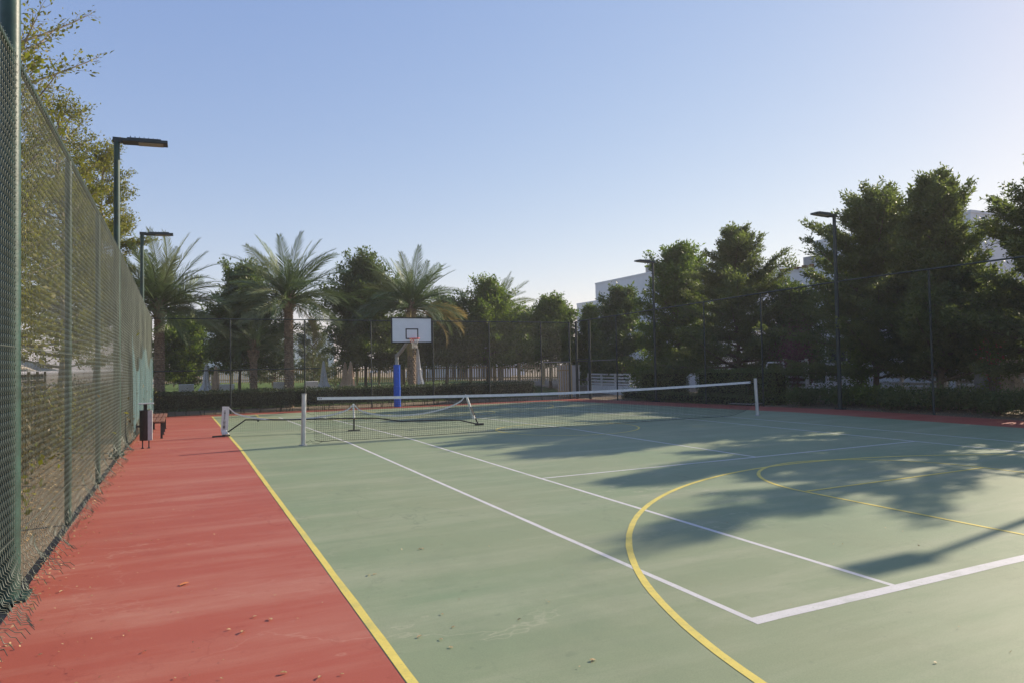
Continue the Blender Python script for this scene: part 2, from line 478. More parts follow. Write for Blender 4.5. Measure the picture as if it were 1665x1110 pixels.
for y in (-12.1, -6.06, -3.03, 2.95, 5.95, 11.75, 14.6, 16.72):
    z0 = court_z(y)
    MB().tube([(FX, y, z0 - .1), (FX, y, z0 + 4.03)], .034 if y < 16 else .05, 12).build('post', M['post_green'], lf)
for a, b in ((-13.2, 0), (0, 16.72)):
    MB().tube([(FX + .01, a, court_z(a) + 4.02), (FX + .01, b, court_z(b) + 4.02)], .024, 8).build('top_rail', M['post_green'], lf)
    for zz in (1.83, .45):
        MB().tube([(FX + .045, a, court_z(a) + zz), (FX + .045, b, court_z(b) + zz)], .0035, 5).build('tension_wire', M['wire'], lf)
# faded shade net tied behind the lower half of the far bays
ny_, nz_ = 90, 14
V = []
for j in range(nz_):
    for i in range(ny_):
        y = 2.6 + (16.5 - 2.6) * i / (ny_ - 1)
        top = 2.2 + .35 * math.sin(y * .9) + .15 * math.sin(y * 3.3)
        b0_ = .30 + .28 * max(0, math.sin(y * 1.3)) ; z = b0_ + (top - b0_) * j / (nz_ - 1)
        V.append((FX + .075 + .045 * (1 + math.sin(y * 2.6 + 1.5 * math.sin(y))) * (1 - .4 * j / nz_), y, court_z(y) + z))
F = [(j * ny_ + i, j * ny_ + i + 1, (j + 1) * ny_ + i + 1, (j + 1) * ny_ + i) for j in range(nz_ - 1) for i in range(ny_ - 1)]
tag(link('shade_net', np_mesh('shade_net', np.array(V) - np.array(lf.location), F, M['net_shade'], smooth=True), lf), 'faded teal shade net on the lower far bays')

FY = 16.72
ff = thing('chain_link_fence', 'dark chain-link fence across the far end behind the basketball hoop', 'fence', (0, FY, court_z(FY)))
V, F = diag_wires((-9.85, FY, court_z(FY)), (9.9, FY, court_z(FY)), 4.0, .085)
link('wire_mesh', np_mesh('wire_mesh', V - np.array(ff.location), F, M['wire_dark']), ff)['kind'] = 'stuff'
zf = court_z(FY)
for x in (-6.83, -3.75, -.75, 2.28, 5.25, 8.19):
    MB().tube([(x, FY + .03, zf - .1), (x, FY + .03, zf + 4.03)], .03, 10).build('post', M['post_dark'], ff)
MB().tube([(9.9, FY + .03, zf - .1), (9.9, FY + .03, zf + 4.05)], .055, 10).build('post', M['post_dark'], ff)
MB().tube([(-9.85, FY, zf + 4.02), (9.9, FY, zf + 4.02)], .022, 8).build('top_rail', M['post_dark'], ff)
MB().tube([(-9.85, FY - .02, zf + 1.86), (-3.1, FY - .02, zf + 1.86)], .026, 8).build('middle_rail', M['post_dark'], ff)
MB().tube([(8.3, FY - .02, zf + 1.95), (9.9, FY - .02, zf + 1.95)], .016, 8).build('middle_rail', M['grey_metal'], ff)

RX = 10.25
rf = thing('chain_link_fence', 'dark chain-link fence along the right side before the tall trees', 'fence', (RX, 0, 0))
Vs, Fs, n0 = [], [], 0
for a, b in ((-12.0, 0.0), (0.0, 15.2)):
    V, F = diag_wires((RX - .05, a, court_z(a)), (RX - .05, b, court_z(b)), 4.0, .085)
    Vs.append(V); Fs.append(F + n0); n0 += len(V)
link('wire_mesh', np_mesh('wire_mesh', np.concatenate(Vs) - np.array(rf.location), np.concatenate(Fs), M['wire_dark']), rf)['kind'] = 'stuff'
for y in (-11.7, -5.7, -2.72, 3.56, 6.6, 12.85):
    MB().tube([(RX, y, court_z(y) - .1), (RX, y, court_z(y) + 4.05)], .032, 10).build('post', M['post_dark'], rf)
for a, b in ((-12.0, 0), (0, 16.7)):
    MB().tube([(RX, a, court_z(a) + 4.06), (RX, b, court_z(b) + 4.06)], .024, 8).build('top_rail', M['post_dark'], rf)
MB().tube([(RX, 12.85, court_z(12.8) + 1.95), (RX, 15.2, court_z(15) + 1.95)], .016, 8).build('middle_rail', M['grey_metal'], rf)
# gate in the far right corner
gt = thing('court_gate', 'narrow dark metal gate between thick posts in the far right corner of the court', 'gate', (RX, 15.9, zf))
for y in (15.3, 16.62):
    MB().tube([(RX, y, zf - .1), (RX, y, zf + 4.05)], .065, 12).build('gate_post', M['post_dark'], gt)
fr = MB()
for y in (15.42, 16.5): fr.tube([(RX, y, zf + .08), (RX, y, zf + 1.98)], .026, 8)
for z in (.08, 1.0, 1.98): fr.tube([(RX, 15.42, zf + z), (RX, 16.5, zf + z)], .024, 8)
fr.build('gate_frame', M['post_dark'], gt)
V, F = diag_wires((RX, 15.43, zf + .1), (RX, 16.49, zf + .1), 1.87, .075)
link('wire_mesh', np_mesh('wire_mesh', V - np.array(gt.location), F, M['wire_dark']), gt)['kind'] = 'stuff'
MB().tube([(RX, 15.3, zf + 2.08), (RX, 16.62, zf + 2.08)], .022, 8).build('lintel_rail', M['post_dark'], gt)
MB().box((RX - .05, 15.5, zf + 1.05), (.06, .10, .16)).build('latch', M['grey_metal'], gt)

# ================================================================== FLOODLIGHT POLES
def flood(x, y, side, label, H=6.15, mat='post_green', r=.062):
    z0 = court_z(y)
    t = thing('floodlight_pole', label, 'floodlight', (x, y, z0), 'floodlights around the court')
    MB().tube([(x, y, z0 - .1), (x, y, z0 + 2.2), (x, y, z0 + H)], [r * 1.1, r, r * .85], 14).build('pole', M[mat], t)
    b = MB(); b.box((x, y, z0 + .012), (.26, .26, .024))
    for sx in (-1, 1):
        for sy in (-1, 1): b.tube([(x + sx * .1, y + sy * .1, z0 + .02), (x + sx * .1, y + sy * .1, z0 + .07)], .011, 6)
    b.build('base_plate', M[mat], t)
    h = MB()
    tilt = R_(2.5)
    rot = Euler((0, -tilt * side, 0)).to_matrix()
    c = Vector((x + side * .50, y, z0 + H + .035))
    h.box(c, (.80, .29, .055), rot); h.box(c + Vector((side * -.02, 0, .04)), (.6, .22, .03), rot)
    for k in range(7): h.box(c + Vector((side * (-.26 + k * .08), 0, .064)), (.012, .2, .025), rot)
    hd = h.build('lamp_head', M['lamp'], t)
    MB().box(Vector((x + side * .03, y, z0 + H + .03)), (.20, .10, .09)).build('bracket', M['lamp'], t)
    MB().box(c + Vector((side * .10, 0, -.034)), (.44, .22, .012), rot).build('led_panel', M['led'], hd)
    return t
flood(FX, -9.0, 1, 'thick green pole rising past the top of the fence at the left edge', r=.072)
flood(FX, 0.35, 1, 'green floodlight pole standing above the left fence, nearest lamp head in view')
flood(FX, 9.9, 1, 'distant green floodlight pole behind the left fence in front of a palm', mat='post_green')
flood(RX, 0.33, -1, 'dark floodlight pole at the right fence in front of the tall trees', mat='post_dark')
flood(RX, 9.85, -1, 'slender floodlight pole farther along the right fence beside the broad tree', mat='post_dark', r=.055)
flood(RX, -9.2, -1, 'floodlight pole past the right edge of the view casting its lamp shadow on the court', mat='post_dark')

# ================================================================== TENNIS NET
def tnet():
    t = thing('tennis_net', 'full-width black tennis net with white top band between two silver posts', 'tennis net', (0, 0, 0))
    for x, tx in ((-6.40, .03), (6.40, -.05)):
        po = MB().tube([(x, 0, -.02), (x + tx, 0, 1.075)], .047, 14).build('post', M['alu'], t)
        q = MB(); q.tube([(x + tx, 0, 1.07), (x + tx, 0, 1.085)], .051, 14); q.build('cap', M['grey_metal'], po)
        MB().lathe([(.085, 0.001), (.085, .012), (.05, .014)], (x, 0, 0), 14).build('collar', M['grey_metal'], po)
    top = lambda x: .905 + .10 * (abs(x) / 6.2) ** 1.7
    b = MB()
    n = 40
    for i in range(n):
        xa, xb = -6.1 + 12.25 * i / n, -6.1 + 12.25 * (i + 1) / n
        for sgn in (-1, 1):
            b.add([(xa, sgn * .008, top(xa) - .06), (xb, sgn * .008, top(xb) - .06), (xb, sgn * .008, top(xb)), (xa, sgn * .008, top(xa))], [(0, 1, 2, 3)])
        b.add([(xa, -.008, top(xa)), (xb, -.008, top(xb)), (xb, .008, top(xb)), (xa, .008, top(xa))], [(0, 1, 2, 3)])
    bo = b.build('top_band', M['tape'], t)
    for x in (-6.06, -6.02, 6.11):
        MB().box((x, -.0095, top(x) - .03), (.018, .004, .022)).build('eyelet', M['board_black'], bo)
    MB().tube([(-6.37, 0, 1.02), (-6.1, 0, top(-6.1) - .012)], .004, 5).build('cable', M['net_black'], t)
    MB().tube([(6.35, 0, 1.02), (6.15, 0, top(6.15) - .012)], .004, 5).build('cable', M['net_black'], t)
    # cords
    def lo(x):
        b_ = .045
        if x < -5.2: b_ += .05 * math.sin((x + 6.3) * 9) ** 2 * (-5.2 - x)
        if x > 5.3: b_ += .25 * (x - 5.3) ** 1.5
        return b_
    rows = 20
    xs_ = np.arange(-6.16, 6.1, .0445)
    up = []
    for k, x in enumerate(xs_):
        sk = .0
        if x < -5.6: sk = -.05 * math.sin((x + 6.2) * 3)
        zt = top(x) - .05
        if x < -6.1: zt = .78
        up.append([(x, 0, zt), (x + sk * .6 + .012 * math.sin(k), .012 * math.sin(k * .7), (zt + lo(x)) / 2), (x + sk, .02 * math.sin(k * .31), lo(x))])
    V1, F1 = wires(up, .0027, 3)
    hz = []
    xh = np.linspace(-6.16, 6.1, 90)
    for r in range(rows + 1):
        f = r / rows
        hz.append([(x + .02 * math.sin(x * 7 + r) * (x < -5.9), .014 * math.sin(x * 2.3 + r * .2) * f, (top(x) - .055) * (1 - f) + lo(x) * f + .004 * math.sin(x * 21 + r)) for x in xh])
    V2, F2 = wires(hz, .0027, 3)
    V3, F3 = wires([[(x, .014 * math.sin(x * 2.3), lo(x) - .004) for x in xh]], .005, 4)
    V = np.concatenate([V1, V2, V3]); F = np.concatenate([F1, F2 + len(V1), F3 + len(V1) + len(V2)])
    link('netting', np_mesh('netting', V, F, M['net_black']), t)['kind'] = 'stuff'
    # loose lacing at the left post and the right post
    rr = random.Random(2)
    for z in (.06, .30, .50, .66):
        pts = [(-6.40, 0, z + .02)]
        for q in range(1, 5): pts.append((-6.40 + .06 * q, .02 * rr.uniform(-1, 1), z + rr.uniform(-.03, .03)))
        MB().tube(pts, .003, 4).build('lacing', M['net_black'], t)
    MB().tube([(-6.34, 0, .05), (-6.25, -.03, .10), (-6.2, .02, .03), (-6.1, -.05, .02), (-6.0, 0, .05)], .004, 4).build('lacing', M['net_black'], t)
    MB().tube([(6.1, 0, .30), (6.22, 0, .36), (6.38, 0, .42)], .006, 5).build('lacing', M['net_black'], t)
tnet()

# ================================================================== PORTABLE MINI NET
def mini_net():
    A, B, C = np.array([-7.76, 3.8]), np.array([-4.61, 3.2]), np.array([-1.33, 2.55])
    t = thing('portable_net', 'sagging portable mini net with black bar frame behind the tennis net', 'mini net', (B[0], B[1], court_z(3.2)))
    z = lambda y: court_z(y)
    zA, zB, zC = z(A[1]), z(B[1]), z(C[1])
    def P(q, h): return (q[0], q[1], z(q[1]) + h)
    # left end: white sleeve with dark lettering
    lp = MB(); lp.tube([P(A, .02), (A[0] + .05, A[1], zA + .745)], .022, 8); lp.build('end_post', M['grey_metal'], t)
    sl_ = MB(); rot = Euler((0, R_(3.5), 0)).to_matrix()
    sl_.box((A[0] + .035, A[1], zA + .45), (.165, .05, .60), rot)
    so = sl_.build('sleeve', M['tape'], t)
    mk = MB(); rr = random.Random(8)
    for k in range(15):
        zz = .20 + k * .032
        mk.box((A[0] + .02 + (zz - .45) * .06, A[1] - .0275, zA + zz), (.055 if zz < .42 else .035, .004, rr.choice((.012, .022, .016))), rot)
    mk.build('lettering', M['board_black'], so)
    sk = MB()
    for k in range(4): sk.tube([(A[0] - .05 + k * .03, A[1] - .02, zA + .15), (A[0] - .02 + k * .045, A[1] - .06, zA + .05)], .022, 6)
    sk.build('loose_strap', M['tape'], t)
    MB().box((A[0] - .06, A[1] - .05, zA + .02), (.42, .06, .035), (0, 0, .3)).build('foot', M['net_black'], t)
    # bent black bar
    bar = [(A[0] - .02, A[1] - .05, zA + .03), (A[0] + .52, A[1], zA + .395), (-6.2, 3.45, z(3.4) + .36), (B[0] - .3, B[1] + .05, zB + .335), (B[0] + .6, B[1] - .1, zB + .31), (-3.4, 2.95, z(3) + .20), (-2.4, 2.75, z(2.7) + .19), (C[0] - .5, C[1] + .1, zC + .16), (C[0], C[1], zC + .03)]
    MB().tube(bar, .018, 8).build('frame_bar', M['net_black'], t)
    MB().box((bar[1][0] + .3, bar[1][1], bar[1][2] - .03), (.04, .04, .06)).build('clip', M['net_black'], t)
    # centre support
    MB().tube([P(B, .02), (B[0] + .005, B[1], zB + .34)], .022, 8).build('centre_post', M['net_black'], t)
    MB().tube([(B[0] + .005, B[1], zB + .34), (B[0] - .015, B[1], zB + .70)], .026, 8).build('centre_sleeve', M['tape'], t)
    MB().box((B[0], B[1], zB + .012), (.30, .10, .024)).build('foot', M['net_black'], t)
    # right end: leaning post
    Ct = np.array([-1.70, 2.5, zC + .86])
    MB().tube([(C[0], C[1], zC + .02), Ct], .022, 8).build('end_post', M['net_black'], t)
    d = (Ct - np.array([C[0], C[1], zC])); 
    sv = MB(); sv.tube([np.array([C[0], C[1], zC]) + d * .22 + np.array([-.05, 0, 0]), np.array([C[0], C[1], zC]) + d * .98], [.05, .03], 8); so2 = sv.build('sleeve', M['tape'], t)
    mk = MB()
    for k in range(8):
        q = np.array([C[0], C[1], zC]) + d * (.35 + k * .035) + np.array([-.02, -.055, 0]); mk.box(q, (.06, .006, .022), (0, R_(-24), 0))
    mk.build('lettering', M['board_black'], so2)
    MB().box((C[0] + .02, C[1] - .02, zC + .03), (.24, .08, .05), (0, 0, -.2)).build('foot', M['net_black'], t)
    # sagging tape and cords
    def cat(a, b, low, n, sh=2.0):
        a, b = np.array(a, float), np.array(b, float); out = []
        for i in range(n + 1):
            f = i / n; q = a + (b - a) * f
            q[2] -= low * (4 * f * (1 - f)) ** .55
            out.append(q)
        return out
    tp = cat((A[0] + .14, A[1], zA + .70), (B[0], B[1], zB + .70), .34, 24) + cat((B[0], B[1], zB + .70), tuple(Ct), .42, 24)[1:]
    b = MB()
    for q, r in zip(tp[:-1], tp[1:]):
        for sg in (-.006, .006):
            b.add([(q[0], q[1] + sg, q[2] - .02), (r[0], r[1] + sg, r[2] - .02), (r[0], r[1] + sg, r[2] + .02), (q[0], q[1] + sg, q[2] + .02)], [(0, 1, 2, 3)])
    b.build('top_tape', M['tape'], t)
    TP = np.array(tp); n = 120
    s_ = np.linspace(0, len(TP) - 1, n)
    Q = np.stack([np.interp(s_, np.arange(len(TP)), TP[:, k]) for k in range(3)], 1)
    base = np.array([z(y) for y in Q[:, 1]]) + .06
    bo = Q.copy(); bo[:, 2] = np.minimum(base, Q[:, 2] - .05)
    V1, F1 = wires(np.stack([Q, bo], 1), .0016)
    rows = np.stack([Q * (1 - f) + bo * f for f in np.linspace(.08, 1, 11)], 0)
    V2, F2 = wires(rows, .0016)
    link('netting', np_mesh('netting', np.concatenate([V1, V2]) - np.array(t.location), np.concatenate([F1, F2 + len(V1)]), M['net_black']), t)['kind'] = 'stuff'
mini_net()

# ================================================================== BASKETBALL HOOP
def hoop():
    bx_, by_ = .28, 16.1
    z0 = court_z(by_)
    t = thing('basketball_hoop', 'basketball hoop on a blue padded pole with white backboard and red rim', 'basketball hoop', (bx_, by_, z0))
    cx, cy = .60, 14.75
    MB().tube([(bx_, by_, z0), (bx_, by_, z0 + 2.42)], .085, 16).build('pole', M['grey_metal'], t)
    pd = MB(); pd.tube([(bx_, by_, z0 + .02), (bx_, by_, z0 + .95)], .160, 20); pd.tube([(bx_, by_, z0 + .955), (bx_, by_, z0 + 1.95)], .154, 20)
    po = pd.build('pole_pad', M['blue_pad'], t)
    MB().box((bx_ + .09, by_ - .155, z0 + .55), (.012, .02, .5)).build('seam', M['tape'], po)
    arm = MB(); arm.tube([(bx_, by_, z0 + 2.34), (bx_ + .12, by_ - .5, z0 + 2.62), (cx, cy + .12, z0 + 3.2)], [.085, .08, .07], 12)
    arm.tube([(bx_, by_, z0 + 2.42), (bx_, by_, z0 + 2.44)], .1, 12)
    arm.build('arm', M['grey_metal'], t)
    zb = z0 + 2.94
    bb = MB().box((cx, cy, zb + .525), (1.80, .04, 1.05)).build('backboard', M['board'], t)
    f = MB()
    for zc in (zb - .02, zb + 1.07): f.box((cx, cy, zc), (1.88, .07, .05))
    for sx in (-.925, .925): f.box((cx + sx, cy, zb + .525), (.05, .068, 1.05))
    f.build('border', M['board_black'], bb)
    q = MB()
    for zc in (zb + .15, zb + .575): q.box((cx, cy - .023, zc), (.59, .006, .05))
    for sx in (-.27, .27): q.box((cx + sx, cy - .024, zb + .362), (.05, .006, .375))
    q.build('target_square', M['board_black'], bb)
    rz_, ry = zb + .14, cy - .02 - .15 - .225
    r = MB(); r.tube([(cx + .225 * math.cos(a), ry + .225 * math.sin(a), rz_) for a in np.linspace(0, 2 * math.pi, 33)], .018, 6, cap=False)
    r.box((cx, cy - .10, rz_ - .005), (.16, .16, .03)); r.box((cx, cy - .03, rz_ - .06), (.18, .015, .16))
    r.build('rim', M['rim'], t)
    lines = []
    for k in range(12):
        for s_ in (1, -1):
            l = []
            for j in range(7):
                a = 2 * math.pi * k / 12 + s_ * j * .26; rr = .222 - .125 * min(1, j / 4) + (.02 if j > 4 else 0)
                l.append((cx + rr * math.cos(a), ry + rr * math.sin(a), rz_ - .012 - j * .068))
            lines.append(l)
    V, F = wires(lines, .0055, 4)
    link('hoop_net', np_mesh('hoop_net', V - np.array(t.location), F, M['cord_white']), t)
hoop()

# ================================================================== BIN AND BENCHES
def litter_bin():
    x, y = -9.41, 1.7
    z0 = court_z(y)
    t = thing('litter_bin', 'dark grey pole-legged litter bin with flat lid plate beside the left fence', 'bin', (x, y, z0))
    b = MB(); b.lathe([(.0, .17), (.115, .17), (.12, .18), (.12, .80), (.125, .81), (.118, .815), (.105, .80), (.105, .3)], (x, y, z0), 20)
    b.build('body', M['bin_dark'], t)
    MB().box((x + .085, y - .035, z0 + .49), (.085, .20, .63)).build('lit_side', M['bin_light'], t)  # paler block: sunlight on the body's right side put into the colour
    for sx in (-.06, .06):
        l = MB(); l.box((x + sx, y - .03, z0 + .09), (.022, .04, .18)); l.box((x + sx, y - .03, z0 + .008), (.05, .12, .016)); l.build('leg', M['bin_dark'], t)
    MB().box((x - .01, y + .04, z0 + .86), (.07, .03, .18)).build('stem', M['bin_dark'], t)
    MB().box((x + .01, y, z0 + .955), (.29, .26, .018)).build('lid', M['bin_light'], t)
    MB().box((x - .15, y, z0 + .47), (.07, .03, .04)).build('hinge', M['bin_dark'], t)
litter_bin()
def bench(y, label):
    x = -9.32; z0 = court_z(y)
    t = thing('bench', label, 'bench', (x, y, z0), 'benches beside the left fence')
    for k in range(4):
        MB().box((x - .165 + k * .11, y, z0 + .435), (.09, 1.7, .035)).build('slat', M['wood_bench'], t)
    for dy in (-.65, .65):
        for sx in (-.15, .15):
            l = MB(); l.box((x + sx, y + dy, z0 + .2), (.05, .05, .4)); l.box((x + sx, y + dy, z0 + .006), (.09, .09, .012)); l.build('leg', M['bin_dark'], t)
        MB().box((x, y + dy, z0 + .405), (.40, .05, .025)).build('rail', M['bin_dark'], t)
bench(5.0, 'low brown slatted bench just behind the litter bin')
bench(7.6, 'second brown slatted bench farther along the left fence toward the far hedge')

# ================================================================== FOLIAGE
def unit(a): return a / np.maximum(np.linalg.norm(a, axis=-1, keepdims=True), 1e-9)
def leaf_mesh(name, Cc, D, Nn, L, Wd, tint, m, off=(0, 0, 0), fold=.12):
    Sd = unit(np.cross(D, Nn))
    Nn = np.cross(Sd, D)
    L = np.broadcast_to(L, (len(Cc),))[:, None]; Wd = np.broadcast_to(Wd, (len(Cc),))[:, None]
    mid = Cc + D * L * .45
    V = np.stack([Cc, mid + Sd * Wd / 2 + Nn * L * fold, Cc + D * L, mid - Sd * Wd / 2 + Nn * L * fold], 1).reshape(-1, 3) - np.array(off)
    F = np.arange(len(Cc) * 4).reshape(-1, 4)
    return np_mesh(name, V, F, m, np.clip(tint, 0, 1))

def tree(name, label, cat, base, H, th, Rf, leaf, nl=46, el=(.1, .9), ntw=12, nlf=22, ls=.11, lw=.055, flat=.3, curv=.05, spread=.10,
         bark='bark', tr=.10, seed=0, group=None, twigs=False, lean=(0, 0), tw=.38, top=True, bias=None, tmin=.22, limb_t=None, sparse=0.0):
    rg = np.random.default_rng(seed)
    base = np.array(base, float)
    if not twigs: nlf, ls, lw, Rf0, Rf = int(nlf * 1.7), ls * 1.15, lw * 1.2, Rf, (lambda f: Rf0(f) * 1.22)
    t = thing(name, label, cat, tuple(base), group)
    # trunk
    nz = 9
    wob_ = np.cumsum(rg.normal(0, .05, (nz, 2)), 0) * (H / 8); wob_[0] = 0
    tp = np.array([[base[0] + wob_[i, 0] + lean[0] * (i / (nz - 1)) ** 1.3, base[1] + wob_[i, 1] + lean[1] * (i / (nz - 1)) ** 1.3, base[2] - .08 + (H * .97 + .08) * i / (nz - 1)] for i in range(nz)])
    rad = [tr * (1.35 if i == 0 else 1) * (1 - .93 * (i / (nz - 1)) ** .9) for i in range(nz)]
    MB().tube(tp, rad, 9).build('trunk', M[bark], t)
    zz = tp[:, 2]
    limbs = MB()
    TS, TD, TL, TT, TF = [], [], [], [], []
    for i in range(nl):
        f = (i + .5) / nl if limb_t is None else limb_t(rg.uniform())
        f = min(.99, max(0, f + rg.normal(0, .02)))
        h = base[2] + th + (H - th) * f * .95
        az = i * 2.39996 + rg.normal(0, .35)
        L = Rf(f) * (rg.uniform(.6, 1.12) if twigs or rg.uniform() < (.66 if leaf == 'leaf_cone' else .8) else rg.uniform(1.1, 1.62 if leaf == 'leaf_cone' else 1.42))
        if bias is not None: L *= 1 + bias[1] * (1 if f < .45 else .3) * math.cos(az - bias[0])
        e = el[0] + (el[1] - el[0]) * f + rg.normal(0, .13)
        d = np.array([math.cos(az) * math.cos(e), math.sin(az) * math.cos(e), math.sin(e)])
        hs = h - L * .25 * math.sin(max(e, 0))
        st = np.array([np.interp(hs, zz, tp[:, 0]), np.interp(hs, zz, tp[:, 1]), max(hs, base[2] + th * .8)])
        s5 = np.linspace(0, 1, 6)
        side = np.array([-math.sin(az), math.cos(az), 0])
        cb = rg.normal(0, .10) * L
        pts = st + d * L * s5[:, None] + np.array([0, 0, 1]) * (curv * L * s5 ** 2)[:, None] + side * (cb * s5 ** 2)[:, None]
        r0 = min(tr * .55, .012 + .014 * L)
        limbs.tube(pts, [r0 * (1 - .85 * s) for s in s5], 5, cap=False)
        sj = np.linspace(tmin, 1.0, ntw) + rg.normal(0, .02, ntw)
        for j, s in enumerate(sj):
            s = min(1, max(.1, s))
            q = np.array([np.interp(s, s5, pts[:, k]) for k in range(3)])
            sg = 1 if j % 2 else -1
            dd = d * rg.uniform(.45, 1.0) + side * sg * rg.uniform(.3, 1.0) * (1.0 if s < .95 else .3) + np.array([0, 0, 1]) * (rg.normal(.12, flat))
            dd = dd / np.linalg.norm(dd)
            TS.append(q); TD.append(dd); TL.append(L * tw * (1.2 - s) * rg.uniform(.6, 1.25) + .16); TT.append(rg.uniform()); TF.append(f)
    if top:
        for j in range(10):
            a = j * 2.4; TS.append(tp[-1] - np.array([0, 0, rg.uniform(0, .5)])); dd = np.array([.4 * math.cos(a), .4 * math.sin(a), 1]); TD.append(dd / np.linalg.norm(dd)); TL.append(rg.uniform(.2, .5)); TT.append(rg.uniform()); TF.append(1)
    TS, TD, TL, TT = map(np.array, (TS, TD, TL, TT))
    limbs.build('limb', M[bark], t)
    if twigs:
        V, F = wires(np.stack([TS, TS + TD * TL[:, None] * .5 + rg.normal(0, .02, TS.shape), TS + TD * TL[:, None]], 1), .0045, 3)
        link('twigs', np_mesh('twigs', V - base, F, M[bark]), t)['kind'] = 'stuff'
    n = len(TS)
    cnt = np.maximum(2, (nlf * np.clip(TL / np.median(TL), .4, 2.2) * (1 - sparse * np.clip(np.array(TF) * 1.25 - .1, 0, 1)))).astype(int)
    ix = np.repeat(np.arange(n), cnt)
    N_ = len(ix)
    s = rg.uniform(0.05, 1.08, N_)
    C_ = TS[ix] + TD[ix] * (TL[ix] * s)[:, None] + rg.normal(0, spread, (N_, 3)) * np.array([1, 1, .8])
    D_ = unit(TD[ix] * .8 + rg.normal(0, .6, (N_, 3)))
    Nn = unit(np.array([0, 0, 1.]) * .8 + rg.normal(0, .6, (N_, 3)))
    tint = .65 * TT[ix] + .35 * rg.uniform(0, 1, N_)
    me = leaf_mesh('crown', C_, D_, Nn, ls * np.clip(rg.lognormal(-.1, .35, N_), .35, 1.8), lw * np.clip(rg.lognormal(-.05, .25, N_), .5, 1.6), tint, M[leaf], base)
    link('crown', me, t)
    return t

def dome(R, k=.55):     # round crown radius profile
    return lambda f: R * (math.sin(math.pi * min(1, .16 + f * .80)) ** k)
def cone(R, p=.8): return lambda f: R * (1.03 - f) ** p
def gpt(x, y): return (x, y, ground_z(x, y) - .05)

# --- left side: tall olive-yellow trees behind the fence
LK = dict(leaf='leaf_olive', bark='bark_grey', twigs=True, group='olive trees behind the left fence', ls=.10, lw=.055)
G = 'olive-green tree'
tree('olive_leaved_tree', 'tallest yellow-green tree with bare twig tips reaching to the top left corner', 'tree', gpt(-12.9, 5.2), 12.6, 2.0, lambda f: 3.1 * (1.05 - f * .45), nl=66, el=(.2, .95), ntw=13, nlf=30, curv=.12, spread=.07, tr=.13, seed=11, tw=.30, sparse=.86, bias=(math.pi, .25), **LK)
tree('olive_leaved_tree', 'dense yellow-green tree behind the left fence below the nearest lamp head', 'tree', gpt(-12.4, 12.2), 10.8, 1.7, lambda f: 3.0 * (1.02 - f * .5), nl=66, el=(.15, .8), ntw=13, nlf=52, curv=.10, spread=.08, tr=.13, seed=12, tw=.33, sparse=.55, bias=(math.pi, .45), **LK)
tree('olive_leaved_tree', 'yellow-green tree behind the left fence beside the distant floodlight and first palm', 'tree', gpt(-12.2, 19.0), 11.2, 3.4, lambda f: 3.0 * (1.0 - f * .55), nl=66, el=(.05, .75), ntw=13, nlf=60, curv=.08, spread=.10, tr=.14, seed=13, tw=.36, sparse=.35, bias=(math.pi, .45), **LK)
tree('olive_leaved_tree', 'shorter olive tree seen only through the near bays of the left fence', 'tree', gpt(-12.4, -0.6), 7.6, 1.7, lambda f: 2.1 * (1.0 - f * .4), nl=50, el=(.15, .8), ntw=11, nlf=34, curv=.06, spread=.10, tr=.11, seed=14, tw=.38, **LK)
# --- right side: big dark conical trees behind the fence
RK = dict(leaf='leaf_cone', bark='bark', ls=.105, lw=.045, tw=.27)
def rtree(u, vtop, X, label, **k):
    q = at_x(u, vtop, X); b = gpt(X, q[1])
    kw = dict(RK); kw.update(k)
    return tree('layered_tree' if 'name' not in kw else kw.pop('name'), label, 'tree', b, q[2] - b[2], kw.pop('th', .9), kw.pop('Rf'), **kw)
GR = 'tall trees behind the right fence'
rtree(1200, 366, 14.2, 'dark pyramid-shaped tree with a single pointed top behind the clipped hedge', Rf=cone(2.5, .72), nl=96, el=(.0, .8), ntw=17, nlf=32, curv=.12, spread=.075, tr=.12, seed=21, flat=.2, group=GR, th=1.2)
rtree(1415, 322, 13.2, 'broad layered tree directly behind the right floodlight pole', Rf=cone(2.2, .45), nl=96, el=(.05, .8), ntw=17, nlf=32, curv=.14, spread=.075, tr=.11, seed=22, flat=.16, group=GR, th=.9)
rtree(1512, 296, 12.9, 'tallest spiky-topped tree right of the floodlight pole', Rf=cone(1.9, .55), nl=94, el=(.15, .95), ntw=17, nlf=32, curv=.15, spread=.075, tr=.11, seed=23, flat=.16, group=GR, th=.8)
rtree(1704, 222, 13.0, 'layered tree cut off by the right edge of the view', Rf=cone(1.85, .8), nl=92, el=(.05, .8), ntw=17, nlf=32, curv=.15, spread=.075, tr=.11, seed=24, flat=.16, group=GR, th=1.1)
rtree(1097, 408, 14.6, 'broad rounded leafy tree behind the slender right floodlight pole', Rf=dome(1.8, .5), leaf='leaf_mid', nl=80, el=(-.15, 1.2), ntw=13, nlf=24, curv=.05, spread=.13, tr=.12, seed=25, group=GR, th=1.4, ls=.14, lw=.075)
rtree(1008, 474, 15.2, 'small dark rounded tree in front of the white villa by the far gate', Rf=dome(1.25, .5), leaf='leaf_dark', nl=60, el=(-.1, 1.2), ntw=12, nlf=22, curv=.03, spread=.13, tr=.10, seed=26, group=GR, th=1.2, ls=.15, lw=.08)
rtree(1288, 478, 15.4, 'dark leafy tree filling the gap between the pyramid tree and the floodlight', Rf=dome(1.25, .35), leaf='leaf_dark', nl=56, el=(.0, 1.2), ntw=12, nlf=20, curv=.03, spread=.12, tr=.08, seed=29, group=GR, th=.6, ls=.13, lw=.07, name='broadleaf_tree')
